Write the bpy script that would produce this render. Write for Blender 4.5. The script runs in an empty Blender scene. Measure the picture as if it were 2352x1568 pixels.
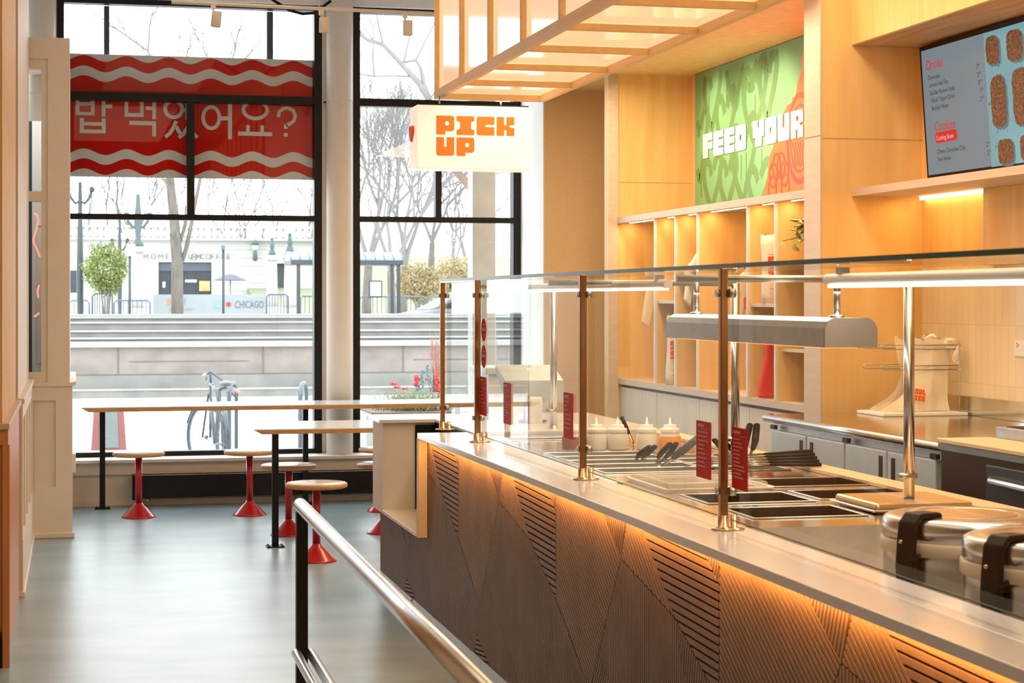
import bpy, bmesh, math, random
from mathutils import Vector, Matrix, noise
random.seed(7)
C = bpy.context.scene.collection
# ---------------------------------------------------------------- camera
H = 1.54
FPX = 4300.0
TH = math.atan(1006/FPX)
cam_d = bpy.data.cameras.new('camera'); cam = bpy.data.objects.new('camera', cam_d); C.objects.link(cam)
cam.location = (0, 0, H); cam.rotation_euler = (math.pi/2, 0, -TH)
cam_d.sensor_width = 36; cam_d.lens = FPX/2352*36; cam_d.shift_y = -98/2352
cam_d.clip_start = 0.05; cam_d.clip_end = 800
cam_d.dof.use_dof = True; cam_d.dof.focus_distance = 8.6; cam_d.dof.aperture_fstop = 11.0
bpy.context.scene.camera = cam
# ---------------------------------------------------------------- overcast sky, exposure
W = bpy.data.worlds.new('sky'); bpy.context.scene.world = W; W.use_nodes = True
bg = W.node_tree.nodes['Background']; bg.inputs[0].default_value = (0.90, 0.96, 1.0, 1); bg.inputs[1].default_value = 5.2
vs = bpy.context.scene.view_settings
vs.view_transform = 'Standard'; vs.look = 'None'; vs.exposure = 0.0; vs.gamma = 1.0; vs.use_curve_mapping = False
bpy.context.scene.cycles.max_bounces = 8
bpy.context.scene.cycles.transparent_max_bounces = 24
# ---------------------------------------------------------------- ceiling and niche lamps, added vestibule fill
def area(name, loc, sx, sy, power, col, rot=(0, 0, 0)):
    l = bpy.data.lights.new(name, 'AREA'); l.shape = 'RECTANGLE'; l.size = sx; l.size_y = sy; l.energy = power; l.color = col
    o = bpy.data.objects.new(name, l); C.objects.link(o); o.location = loc; o.rotation_euler = rot
    return o
WARM = (1.0, 0.79, 0.50)
SOFT = (1.0, 0.70, 0.44)
AMBER = (1.0, 0.56, 0.15)
area('kitchen_ceiling_light', (3.05, 6.6, 3.7), 0.5, 5.5, 80, WARM)
area('kitchen_ceiling_light', (3.3, 10.8, 3.05), 0.35, 3.2, 66, WARM)
area('dining_ceiling_light', (0.6, 4.0, 3.8), 1.2, 5.0, 28, SOFT)
area('dining_ceiling_light', (0.8, 10.2, 3.8), 1.0, 4.0, 10, SOFT)
area('menu_niche_light', (4.10, 8.5, 2.050), 0.05, 0.65, 1.6, AMBER)
area('vestibule_fill_light', (-.3, 12.9, 3.15), .3, .4, 7, (.95, 1.0, 1.0))  # unseen fill, added to brighten the dark vestibule
area('counter_prep_light', (2.1, 5.6, 1.56), 0.1, 4.5, 9, (1.0, 0.86, 0.74))
# ---------------------------------------------------------------- measuring helpers: a sight line of the photo cut with a plane of the room
_s, _c = math.sin(TH), math.cos(TH)
def _fr(u, v, F):
    r = (u-1176)/FPX
    return Vector((F*(r*_c+_s), F*(_c-r*_s), H-(v-686.)*F/FPX))
def onZ(u, v, z): return _fr(u, v, (H-z)*FPX/(v-686.))
def onY(u, v, y): r = (u-1176)/FPX; return _fr(u, v, y/(_c-r*_s))
def onX(u, v, x): r = (u-1176)/FPX; return _fr(u, v, x/(r*_c+_s))
# ---------------------------------------------------------------- materials
MATS = {}
def mat(name, col, rough=0.6, metal=0.0, emit=None, es=1.0, noise_amt=0.08, nscale=8.0, stretch=(1, 1, 1), col2=None, bump=0.0, spec=0.5, coat=0.0, trans=0.0, alpha=None, bscale=None):
    if name in MATS: return MATS[name]
    m = bpy.data.materials.new(name); m.use_nodes = True; nt = m.node_tree; b = nt.nodes['Principled BSDF']
    b.inputs['Roughness'].default_value = rough; b.inputs['Metallic'].default_value = metal
    b.inputs['Specular IOR Level'].default_value = spec; b.inputs['Coat Weight'].default_value = coat; b.inputs['Coat Roughness'].default_value = 0.08
    b.inputs['Transmission Weight'].default_value = trans
    tc = nt.nodes.new('ShaderNodeTexCoord'); mp = nt.nodes.new('ShaderNodeMapping'); mp.inputs['Scale'].default_value = stretch
    nt.links.new(tc.outputs['Object'], mp.inputs[0])
    nz = nt.nodes.new('ShaderNodeTexNoise'); nz.inputs['Scale'].default_value = nscale; nz.inputs['Detail'].default_value = 5
    nt.links.new(mp.outputs[0], nz.inputs[0])
    rp = nt.nodes.new('ShaderNodeValToRGB'); c2 = col2 or tuple(max(0, c*(1-noise_amt*2)) for c in col)
    rp.color_ramp.elements[0].position = 0.3; rp.color_ramp.elements[1].position = 0.7
    rp.color_ramp.elements[0].color = (*c2, 1); rp.color_ramp.elements[1].color = (*col, 1)
    nt.links.new(nz.outputs[0], rp.inputs[0]); nt.links.new(rp.outputs[0], b.inputs['Base Color'])
    if bump:
        bp = nt.nodes.new('ShaderNodeBump'); bp.inputs['Strength'].default_value = bump; bp.inputs['Distance'].default_value = 0.01
        if bscale:
            n2 = nt.nodes.new('ShaderNodeTexNoise'); n2.inputs['Scale'].default_value = bscale; nt.links.new(mp.outputs[0], n2.inputs[0]); nt.links.new(n2.outputs[0], bp.inputs['Height'])
        else: nt.links.new(nz.outputs[0], bp.inputs['Height'])
        nt.links.new(bp.outputs[0], b.inputs['Normal'])
    if emit:
        b.inputs['Emission Color'].default_value = (*emit, 1); b.inputs['Emission Strength'].default_value = es
    if alpha is not None: b.inputs['Alpha'].default_value = alpha
    MATS[name] = m; return m
def glass(name, tint=(1, 1, 1), refl=1.0, haze=0.0):
    m = bpy.data.materials.new(name); m.use_nodes = True; nt = m.node_tree; nt.nodes.clear()
    out = nt.nodes.new('ShaderNodeOutputMaterial'); tr = nt.nodes.new('ShaderNodeBsdfTransparent'); tr.inputs[0].default_value = (*tint, 1)
    gl = nt.nodes.new('ShaderNodeBsdfGlossy'); gl.inputs['Roughness'].default_value = 0.01
    lw = nt.nodes.new('ShaderNodeLayerWeight'); lw.inputs[0].default_value = 0.5
    pw = nt.nodes.new('ShaderNodeMath'); pw.operation = 'POWER'; pw.inputs[1].default_value = 5.0; nt.links.new(lw.outputs['Facing'], pw.inputs[0])
    mul = nt.nodes.new('ShaderNodeMath'); mul.operation = 'MULTIPLY_ADD'; mul.inputs[1].default_value = .93*refl; mul.inputs[2].default_value = .06*refl; nt.links.new(pw.outputs[0], mul.inputs[0])
    mx = nt.nodes.new('ShaderNodeMixShader'); nt.links.new(mul.outputs[0], mx.inputs[0]); nt.links.new(tr.outputs[0], mx.inputs[1]); nt.links.new(gl.outputs[0], mx.inputs[2])
    last = mx
    if haze:
        df = nt.nodes.new('ShaderNodeBsdfDiffuse'); tc = nt.nodes.new('ShaderNodeTexCoord'); nz = nt.nodes.new('ShaderNodeTexNoise'); nz.inputs['Scale'].default_value = 3
        nt.links.new(tc.outputs['Object'], nz.inputs[0]); mm = nt.nodes.new('ShaderNodeMath'); mm.operation = 'MULTIPLY'; mm.inputs[1].default_value = haze; nt.links.new(nz.outputs[0], mm.inputs[0])
        m2 = nt.nodes.new('ShaderNodeMixShader'); nt.links.new(mm.outputs[0], m2.inputs[0]); nt.links.new(mx.outputs[0], m2.inputs[1]); nt.links.new(df.outputs[0], m2.inputs[2]); last = m2
    nt.links.new(last.outputs[0], out.inputs[0]); return m
def tilemat():
    m = bpy.data.materials.new('stacked_tile'); m.use_nodes = True; nt = m.node_tree; b = nt.nodes['Principled BSDF']
    tc = nt.nodes.new('ShaderNodeTexCoord'); sp = nt.nodes.new('ShaderNodeSeparateXYZ'); cb = nt.nodes.new('ShaderNodeCombineXYZ')
    nt.links.new(tc.outputs['Object'], sp.inputs[0]); nt.links.new(sp.outputs[1], cb.inputs[0]); nt.links.new(sp.outputs[2], cb.inputs[1])
    mp = nt.nodes.new('ShaderNodeMapping'); mp.inputs['Location'].default_value = (0, -0.275, 0); nt.links.new(cb.outputs[0], mp.inputs[0])
    br = nt.nodes.new('ShaderNodeTexBrick'); br.offset = 0; br.squash = 1; nt.links.new(mp.outputs[0], br.inputs[0])
    br.inputs['Scale'].default_value = 1; br.inputs['Brick Width'].default_value = 0.066; br.inputs['Row Height'].default_value = 0.285; br.inputs['Mortar Size'].default_value = 0.0022
    br.inputs['Color1'].default_value = (.86, .74, .56, 1); br.inputs['Color2'].default_value = (.80, .68, .5, 1); br.inputs['Mortar'].default_value = (.72, .60, .43, 1)
    nt.links.new(br.outputs[0], b.inputs['Base Color']); b.inputs['Roughness'].default_value = .22
    bp = nt.nodes.new('ShaderNodeBump'); bp.inputs['Strength'].default_value = .5; bp.inputs['Distance'].default_value = .002; bp.invert = True
    nt.links.new(br.outputs['Fac'], bp.inputs['Height']); nt.links.new(bp.outputs[0], b.inputs['Normal']); return m
M = dict(
 floor=mat('polished_concrete', (.33, .47, .57), .31, nscale=2.6, col2=(.20, .315, .395), stretch=(.6, 1.1, 1), spec=.6, bump=.12, bscale=7),
 cream=mat('cream_paint', (.78, .70, .61), .55, noise_amt=.02),
 ceil=mat('ceiling_paint', (.80, .80, .80), .8, noise_amt=.02),
 linen=mat('woven_wallcovering', (.86, .60, .34), .85, nscale=220, noise_amt=.08, bump=.3),
 reveal=mat('white_reveal', (.86, .86, .86), .7, noise_amt=.02),
 black=mat('black_frame_metal', (.006, .006, .006), .45, noise_amt=.1, spec=.3),
 blackp=mat('black_plastic', (.006, .0055, .0055), .5, noise_amt=.1, spec=.2),
 wood=mat('light_oak_veneer', (.84, .555, .24), .5, nscale=3.0, stretch=(5, 5, .45), col2=(.74, .45, .165), spec=.35),
 woodh=mat('light_oak_rail', (.66, .51, .39), .5, nscale=6.0, stretch=(3, .6, 8), col2=(.58, .45, .34), spec=.4),
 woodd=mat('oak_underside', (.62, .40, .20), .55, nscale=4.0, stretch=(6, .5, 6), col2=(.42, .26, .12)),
 door=mat('pale_cabinet_laminate', (.72, .64, .54), .5, nscale=4.0, stretch=(8, 8, .5), col2=(.62, .54, .45)),
 slat=mat('walnut_slat', (.235, .16, .13), .5, nscale=6, noise_amt=.14, stretch=(1, 1, 1)),
 slatb=mat('slat_backing', (.018, .010, .008), .9, spec=.1),
 stone=mat('white_quartz', (.76, .77, .84), .22, nscale=2.5, col2=(.70, .70, .75), coat=.3),
 stoneb=mat('warm_quartz', (.80, .70, .58), .3, nscale=2.5, col2=(.76, .66, .54)),
 steel=mat('brushed_steel', (.62, .62, .62), .24, 1.0, nscale=30, stretch=(1, .05, 1), noise_amt=.06),
 steelr=mat('satin_steel', (.55, .56, .57), .38, 1.0, nscale=20, noise_amt=.08),
 steelt=mat('steel_table_top', (.66, .64, .60), .13, 1.0, nscale=10, noise_amt=.04),
 bronze=mat('bronze_tube', (.50, .25, .10), .28, 1.0, noise_amt=.1),
 brass=mat('champagne_metal', (.72, .52, .34), .25, 1.0, noise_amt=.08),
 red=mat('red_powder_coat', (.46, .006, .012), .28, noise_amt=.05, coat=.3),
 seat=mat('pale_stool_top', (.76, .72, .66), .22, nscale=5, stretch=(1, 6, 1), col2=(.68, .61, .52)),
 seatedge=mat('plywood_edge', (.60, .36, .16), .5, nscale=20, stretch=(1, 1, 6), col2=(.45, .25, .1)),
 sill=mat('painted_sill', (.78, .75, .72), .5, noise_amt=.02),
 alu=mat('spot_paint', (.80, .76, .70), .45, noise_amt=.02),
 pan=mat('pan_steel', (.66, .62, .56), .38, .85, noise_amt=.1),
 sticker=mat('red_label', (.50, .015, .015), .6, noise_amt=.04, spec=.2),
 stext=mat('pale_print', (.62, .30, .24), .6, noise_amt=.02),
 white=mat('white_plastic', (.85, .83, .80), .35, noise_amt=.02),
 orange=mat('orange_print', (.86, .11, .015), .5, noise_amt=.03),
 led=mat('warm_led_strip', (1, .6, .25), .5, emit=(1.0, .40, .075), es=46, noise_amt=0),
 ledn=mat('niche_led_strip', (1, .7, .4), .5, emit=(1.0, .66, .30), es=48, noise_amt=0),
 ledm=mat('menu_led_strip', (1, .7, .4), .5, emit=(1.0, .66, .30), es=8, noise_amt=0),
 tube=mat('lit_tube', (1, .95, .88), .4, emit=(1.0, .86, .70), es=7, noise_amt=0),
 tile=tilemat(),
 wglass=glass('window_glass', (.98, 1.0, .995), .5),
 cglass=glass('guard_glass', (.965, .99, .978), .8),
 gedge=mat('green_glass_edge', (.004, .06, .035), .3, noise_amt=.1, spec=.3),
)
# ---------------------------------------------------------------- mesh helpers
class MB:
    def __init__(s): s.bm = bmesh.new()
    def _f(s, vs):
        try: return s.bm.faces.new(vs)
        except ValueError: return None
    def box(s, x0, x1, y0, y1, z0, z1, bevel=0, seg=2):
        g = bmesh.new(); bmesh.ops.create_cube(g, size=1)
        for v in g.verts: v.co = Vector(((x0+x1)/2+v.co.x*(x1-x0), (y0+y1)/2+v.co.y*(y1-y0), (z0+z1)/2+v.co.z*(z1-z0)))
        if bevel: bmesh.ops.bevel(g, geom=list(g.edges), offset=bevel, segments=seg, profile=.5, affect='EDGES')
        s._merge(g); return s
    def _merge(s, g, mx=None):
        mp = {}
        for v in g.verts: mp[v] = s.bm.verts.new(mx @ v.co if mx else v.co)
        for f in g.faces:
            q = s._f([mp[v] for v in f.verts])
            if q: q.smooth = f.smooth
        g.free()
    def prism(s, pts, d):            # pts: planar loop of Vectors, d: Vector depth
        a = [s.bm.verts.new(Vector(p)) for p in pts]; b = [s.bm.verts.new(Vector(p)+Vector(d)) for p in pts]
        n = len(a); s._f(a[::-1]); s._f(b)
        for i in range(n): s._f([a[i], a[(i+1) % n], b[(i+1) % n], b[i]])
        return s
    def quad(s, *p): s._f([s.bm.verts.new(Vector(q)) for q in p]); return s
    def tube(s, path, r, seg=12, cap=True, sx=1.0):
        P = [Vector(p) for p in path]; rs = r if isinstance(r, (list, tuple)) else [r]*len(P); rings = []
        up = None
        for i, p in enumerate(P):
            t = (P[min(i+1, len(P)-1)]-P[max(i-1, 0)]).normalized()
            if up is None: up = t.cross(Vector((0, 0, 1)) if abs(t.z) < .9 else Vector((1, 0, 0))).normalized()
            else: up = (up-t*up.dot(t)).normalized()
            w = t.cross(up)
            rings.append([s.bm.verts.new(p+(up*math.cos(2*math.pi*k/seg)+w*math.sin(2*math.pi*k/seg)*sx)*rs[i]) for k in range(seg)])
        for a, b in zip(rings, rings[1:]):
            for k in range(seg):
                f = s._f([a[k], a[(k+1) % seg], b[(k+1) % seg], b[k]])
                if f: f.smooth = True
        if cap: s._f(rings[0][::-1]); s._f(rings[-1])
        return s
    def lathe(s, prof, c=(0, 0, 0), seg=32, smooth=True, mx=None):
        rings = []; c = Vector(c)
        for r, z in prof:
            rings.append([s.bm.verts.new((mx @ Vector((r*math.cos(2*math.pi*k/seg), r*math.sin(2*math.pi*k/seg), z)) if mx else Vector((r*math.cos(2*math.pi*k/seg), r*math.sin(2*math.pi*k/seg), z)))+c) for k in range(seg)])
        for a, b in zip(rings, rings[1:]):
            for k in range(seg):
                f = s._f([a[k], a[(k+1) % seg], b[(k+1) % seg], b[k]])
                if f: f.smooth = smooth
        s._f(rings[0][::-1]); s._f(rings[-1]); return s
    def sphere(s, c, r, sub=2, sc=(1, 1, 1)):
        g = bmesh.new(); bmesh.ops.create_icosphere(g, subdivisions=sub, radius=r)
        for f in g.faces: f.smooth = True
        for v in g.verts: v.co = Vector((v.co.x*sc[0], v.co.y*sc[1], v.co.z*sc[2]))+Vector(c)
        s._merge(g); return s
    def mesh(s, me, mx):
        g = bmesh.new(); g.from_mesh(me); s._merge(g, mx); return s
    def build(s, name, m, parent=None, rel=True, recalc=True):
        if recalc: bmesh.ops.recalc_face_normals(s.bm, faces=s.bm.faces)
        off = Vector((0, 0, 0))
        if parent is not None and rel:
            p = parent
            while p is not None: off += Vector(p.location); p = p.parent
            for v in s.bm.verts: v.co -= off
        me = bpy.data.meshes.new(name); s.bm.to_mesh(me); s.bm.free(); me.materials.append(m)
        o = bpy.data.objects.new(name, me); C.objects.link(o)
        if parent is not None: o.parent = parent
        return o
def thing(name, label, cat, loc=(0, 0, 0), group=None):
    o = bpy.data.objects.new(name, None); C.objects.link(o); o.location = loc; o.empty_display_size = .1
    o['label'] = label; o['category'] = cat
    if group: o['group'] = group
    return o
def tag(o, label, cat, group=None):
    o['label'] = label; o['category'] = cat
    if group: o['group'] = group
    return o
def st(o): o['kind'] = 'structure'; return o
def sthing(name, loc=(0, 0, 0)):
    o = bpy.data.objects.new(name, None); C.objects.link(o); o.location = loc; o['kind'] = 'structure'; return o
def dup(root, loc, label=None):
    r = root.copy(); C.objects.link(r); r.location = loc
    if label: r['label'] = label
    for ch in list(root.children):
        c = ch.copy(); C.objects.link(c); c.parent = r
        for g in list(ch.children):
            d = g.copy(); C.objects.link(d); d.parent = c
    return r
# flat filled outlines (holes allowed), mapped onto a plane: o + x*ax + y*ay, thickness along n
def _fill(polys):
    cu = bpy.data.curves.new('outline', 'CURVE'); cu.dimensions = '2D'; cu.fill_mode = 'BOTH'
    for p in polys:
        sp = cu.splines.new('POLY'); sp.points.add(len(p)-1)
        for i, q in enumerate(p): sp.points[i].co = (q[0], q[1], 0, 1)
        sp.use_cyclic_u = True
    ob = bpy.data.objects.new('outline', cu); C.objects.link(ob)
    dg = bpy.context.evaluated_depsgraph_get(); me = bpy.data.meshes.new_from_object(ob.evaluated_get(dg))
    bpy.data.objects.remove(ob); bpy.data.curves.remove(cu); return me
def plane_mx(o, ax, ay):
    ax = Vector(ax); ay = Vector(ay); n = ax.cross(ay)
    mx = Matrix.Identity(4)
    for i in range(3): mx[i][0] = ax[i]; mx[i][1] = ay[i]; mx[i][2] = n[i]; mx[i][3] = Vector(o)[i]
    return mx
def shape(mb, polys, mx, depth=0.0):
    me = _fill(polys)
    g = bmesh.new(); g.from_mesh(me); bpy.data.meshes.remove(me)
    if depth:
        r = bmesh.ops.extrude_face_region(g, geom=list(g.faces))
        for v in [e for e in r['geom'] if isinstance(e, bmesh.types.BMVert)]: v.co.z += depth
    mb._merge(g, mx); return mb
def text(mb, s, size, mx, align='LEFT'):
    cu = bpy.data.curves.new('words', 'FONT'); cu.body = s; cu.size = size; cu.align_x = align; cu.resolution_u = 3
    ob = bpy.data.objects.new('words', cu); C.objects.link(ob)
    dg = bpy.context.evaluated_depsgraph_get(); me = bpy.data.meshes.new_from_object(ob.evaluated_get(dg))
    bpy.data.objects.remove(ob); bpy.data.curves.remove(cu)
    mb.mesh(me, mx); bpy.data.meshes.remove(me); return mb
def rrect(x0, y0, x1, y1, r, n=5):
    p = []
    for cx, cy, a in ((x1-r, y1-r, 0), (x0+r, y1-r, 90), (x0+r, y0+r, 180), (x1-r, y0+r, 270)):
        for k in range(n+1):
            t = math.radians(a+90*k/n); p.append((cx+r*math.cos(t), cy+r*math.sin(t)))
    return p
def ell(cx, cy, rx, ry, n=20): return [(cx+rx*math.cos(2*math.pi*k/n), cy+ry*math.sin(2*math.pi*k/n)) for k in range(n)]
def ribbon(path, w):
    L, R = [], []
    for i, p in enumerate(path):
        a = Vector(path[max(i-1, 0)]); b = Vector(path[min(i+1, len(path)-1)]); t = (b-a).normalized(); n = Vector((-t.y, t.x))*w/2
        q = Vector(p); L.append(tuple(q+n)); R.append(tuple(q-n))
    return L, R
def ribmesh(mb, path, w, mx):
    L, R = ribbon(path, w)
    for i in range(len(L)-1):
        mb.quad(*[mx @ Vector((*q, 0)) for q in (L[i], R[i], R[i+1], L[i+1])])
LET = {
 'P': [[(0, 0), (.5, 0), (.5, .18), (.86, .18), (.97, .24), (1, .34), (1, .88), (.96, .97), (.88, 1), (0, 1)], ell(.6, .6, .12, .12, 14)],
 'I': [[(0, 0), (1, 0), (1, .26), (.86, .3), (.82, .36), (.82, .66), (.86, .7), (1, .74), (1, 1), (0, 1), (0, .74), (.14, .7), (.2, .66), (.2, .36), (.14, .3), (0, .26)]],
 'C': [[(.12, 0), (1, 0), (1, .44), (.56, .44), (.5, .48), (.5, .53), (.56, .57), (1, .57), (1, 1), (.12, 1), (.03, .96), (0, .88), (0, .12), (.03, .04)]],
 'K': [[(0, 0), (.42, 0), (.42, .26), (.46, .31), (.52, .31), (.56, .26), (.56, 0), (1, 0), (1, .42), (.78, .44), (.70, .5), (.78, .56), (1, .58), (1, 1), (.56, 1), (.56, .6), (.52, .55), (.46, .55), (.42, .6), (.42, 1), (0, 1)]],
 'U': [[(.12, 0), (.88, 0), (.97, .04), (1, .12), (1, 1), (.57, 1), (.57, .52), (.53, .47), (.47, .47), (.43, .52), (.43, 1), (0, 1), (0, .12), (.03, .04)]],
 'F': [[(0, 0), (.52, 0), (.52, .34), (1, .34), (1, .62), (.56, .62), (.52, .66), (.56, .7), (1, .7), (1, 1), (0, 1)]],
 'E': [[(.12, 0), (1, 0), (1, .29), (.56, .29), (.52, .33), (.56, .37), (1, .37), (1, .63), (.56, .63), (.52, .67), (.56, .71), (1, .71), (1, 1), (.12, 1), (.03, .96), (0, .88), (0, .12), (.03, .04)]],
 'D': [[(0, 0), (.86, 0), (.97, .05), (1, .14), (1, .86), (.97, .95), (.86, 1), (0, 1)], ell(.5, .5, .11, .13, 14)],
 'Y': [[(.2, 0), (.8, 0), (.8, .36), (1, .36), (1, 1), (.56, 1), (.56, .74), (.5, .7), (.44, .74), (.44, 1), (0, 1), (0, .36), (.2, .36)]],
 'O': [rrect(0, 0, 1, 1, .13), ell(.5, .5, .11, .13, 14)],
 'R': [[(0, 0), (.42, 0), (.42, .26), (.48, .32), (.56, .26), (.56, 0), (1, 0), (1, .42), (.78, .44), (.72, .48), (.78, .52), (1, .54), (1, .88), (.96, .97), (.88, 1), (0, 1)], ell(.55, .7, .11, .1, 14)],
 'S': [[(0, 0), (.9, 0), (1, .1), (1, .58), (.56, .58), (.52, .64), (.56, .7), (1, .7), (1, 1), (.1, 1), (0, .9), (0, .42), (.44, .42), (.48, .36), (.44, .3), (0, .3)]],
 'L': [[(0, 0), (1, 0), (1, .4), (.55, .4), (.55, 1), (0, 1)]],
}
def block(mb, word, mx, w, h, gap, depth=0.0):
    x = 0
    for ch in word:
        if ch != ' ':
            shape(mb, [[(x+p[0]*w, p[1]*h) for p in poly] for poly in LET[ch]], mx, depth)
            x += w+gap
        else: x += w*.75
    return mb
# ================================================================ ROOM SHELL
MB().box(-1.6, 4.6, -2.2, 14.24, -.1, 0).build('floor', M['floor']).__setitem__('kind', 'structure')
MB().box(-1.6, 4.6, -2.2, 14.7, 3.9, 4.0).build('ceiling', M['ceil']).__setitem__('kind', 'structure')
st(MB().box(-1.6, 4.6, -2.3, -2.2, 0, 3.9).build('wall_back', M['cream']))
# right wall : tiled part, wood part
r_ = sthing('wall_right')
MB().box(4.25, 4.45, -2.2, 8.9, 0, 1.70).build('tile_field', M['tile'], r_)
MB().box(4.25, 4.45, -2.2, 8.9, 1.70, 3.9).build('wood_panelling', M['wood'], r_)
MB().box(4.25, 4.45, 8.9, 13.67, 0, 3.9).build('wood_panelling', M['wood'], r_)
# textured wall beside the window
st(MB().box(3.448, 4.45, 13.67, 14.7, 0, 3.9).build('wall_front_right', M['linen']))
st(MB().box(3.440, 3.4479, 13.672, 14.40, .36, 3.8).build('trim_1', M['reveal']))
# wall under the windows
st(MB().box(-1.6, 3.448, 14.22, 14.7, -.3, .325).build('wall_front', M['cream']))
st(MB().box(-1.6, 3.448, 14.14, 14.7, .325, .349, .003).build('trim_2', M['sill']))
st(MB().box(-1.6, 3.448, 14.19, 14.22, .235, .325).build('trim_3', M['cream']))
st(MB().box(-.02, 3.448, 14.20, 14.22, 0, .05, .004).build('baseboard_front', M['cream']))
st(MB().box(-1.6, 3.448, 14.35, 14.7, 3.80, 3.9).build('wall_front_top', M['ceil']))
st(MB().box(1.864, 2.105, 14.40, 14.62, .349, 3.80).build('wall_front_pier', M['cream']))
st(MB().box(-.348, -.127, 14.40, 14.62, .349, 3.80).build('wall_front_pier', M['cream']))
# windows ---------------------------------------------------------
def window(name, x0, x1, jl, jr, bars, mull):
    w = sthing(name, ((x0+x1)/2, 14.45, .349))
    f = MB(); f.box(x0, x0+jl, 14.40, 14.52, .349, 3.80); f.box(x1-jr, x1, 14.40, 14.52, .349, 3.80)
    f.box(x0+jl, x1-jr, 14.41, 14.51, .349, .385); f.box(x0+jl, x1-jr, 14.41, 14.51, 3.76, 3.80)
    f.build('window_frame', M['black'], w)
    for (za, zb) in bars: MB().box(x0+jl, x1-jr, 14.40, 14.50, za, zb).build('transom_bar', M['black'], w)
    for (xm, wd, za, zb) in mull: MB().box(xm-wd/2, xm+wd/2, 14.405 if zb < 3.2 else 14.525, 14.50 if zb < 3.2 else 14.60, za, zb).build('mullion' if zb < 3.2 else 'outer_mullion', M['black'] if zb < 3.2 else mat('outer_mullion_paint', (.03, .05, .06), .6), w)
    MB().quad((x0+jl, 14.47, .385), (x1-jr, 14.47, .385), (x1-jr, 14.47, 3.76), (x0+jl, 14.47, 3.76)).build('glass_pane', M['wglass'], w, recalc=False)
    return w
window('window_1', -.127, 1.864, .054, .060, ((2.137, 2.180), (3.035, 3.095)), ((.864, .056, 2.18, 3.035), (.2415, .04, 3.095, 3.76), (1.477, .046, 3.095, 3.76)))
window('window_2', 2.105, 3.440, .055, .059, ((2.137, 2.180), (3.035, 3.095)), ((2.78, .048, 2.18, 3.035),))
window('window_3', -1.6, -.348, .05, .055, ((2.137, 2.180), (3.035, 3.095)), ())
# pipe columns ----------------------------------------------------
def column(x):
    c = sthing('column', (x, 14.30, .349))
    MB().lathe([(.101, .349), (.101, 3.88)], (x, 14.30, 0), 40).build('shaft', M['cream'], c)
    MB().lathe([(.1022, 3.055), (.1022, 3.062)], (x, 14.30, 0), 40).build('joint_ring', M['cream'], c)
    return c
column(1.985); column(-.235)
b = MB()
for xa in (1.872, 2.075): b.box(xa, xa+.024, 14.37, 14.40, 3.05, 3.06)
st(b.build('column_strap', M['black']))
# ================================================================ LEFT SIDE: vestibule and stepped wainscot
v = sthing('wall_left_vestibule', (-.4, 12.43, 0))
b = MB()
b.box(-1.6, -.027, 12.43, 12.52, 3.02, 3.222); b.box(-.205, -.027, 12.43, 12.52, 1.0, 3.02)
b.box(-1.6, -.205, 12.43, 12.52, 2.168, 2.232); b.box(-1.6, -.205, 12.43, 12.52, 1.0, 1.066); b.box(-1.6, -.60, 12.43, 12.52, 1.066, 3.02)
b.build('framed_panel', M['cream'], v)
b = MB(); b.box(-1.6, -.165, 12.418, 12.43, 3.085, 3.222); b.box(-.165, -.027, 12.418, 12.43, 1.0, 3.222); b.build('face_board', M['cream'], v)
b = MB(); b.box(-1.6, -.003, 12.40, 12.54, .978, 1.0); b.build('cap_rail', M['cream'], v)
b = MB(); b.box(-1.6, -.01, 12.425, 12.52, 0, .978); b.build('wainscot', M['cream'], v)
b = MB(); b.box(-1.6, -.013, 12.41, 12.425, .885, .978); b.box(-.115, -.013, 12.41, 12.425, .33, .885); b.box(-1.6, -.01, 12.41, 12.425, .035, .33); b.build('wainscot_boards', M['cream'], v)
MB().box(-1.6, 0.003, 12.39, 12.425, 0, .035, .006).build('shoe_moulding', M['cream'], v)
MB().box(-.055, -.027, 12.52, 14.22, 1.0, 3.222).build('side_wall', M['cream'], v)
MB().box(-.055, -.010, 12.52, 14.22, 0, .978).build('side_wainscot', M['cream'], v)
b = MB(); b.box(-.055, .012, 12.54, 14.22, .978, 1.0, .002); b.build('side_cap', M['cream'], v)
MB().box(-1.6, -.027, 12.52, 14.22, 3.19, 3.222).build('vestibule_roof', M['cream'], v)
MB().quad((-.60, 12.475, 1.066), (-.205, 12.475, 1.066), (-.205, 12.475, 3.02), (-.60, 12.475, 3.02)).build('glass_pane', M['wglass'], v, recalc=False)
d = sthing('door_1', (-.2, 13.5, 0))
MB().box(-.285, -.06, 13.48, 13.52, 0, 2.78).build('door_leaf', M['sill'], d)
b = MB(); b.box(-.262, -.255, 13.474, 13.48, 1.1, 2.05); b.box(-.10, -.093, 13.474, 13.48, 1.1, 2.05); b.box(-.262, -.093, 13.474, 13.48, 1.093, 1.1); b.box(-.262, -.093, 13.474, 13.48, 2.05, 2.057)
b.build('door_moulding', M['cream'], d)
MB().box(-1.2, -.286, 13.5, 13.54, 0, 2.78).build('dark_side_panel', mat('dark_teal_panel', (.02, .05, .055), .3), d)
def nz(u, w): return onY(u, w, 13.2)
ns_ = thing('neon_reflection', 'thin curly red neon reflection modelled as glowing strokes behind the vestibule window', 'neon reflection', nz(84, 600))  # reflection of a neon script, modelled as emissive tubes
nm_ = mat('reflected_neon_red', (1, .3, .25), .4, emit=(1, .12, .08), es=3)
for pts in ([nz(78, 490), nz(86, 494), nz(88, 508), nz(83, 530), nz(77, 548), nz(77, 556), nz(84, 570), nz(92, 590)], [nz(90, 655), nz(86, 668), nz(88, 684)], [nz(78, 727), nz(84, 724), nz(90, 718)]):
    MB().tube(pts, .005, 8).build('neon_reflection_tube', nm_, ns_)
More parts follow.
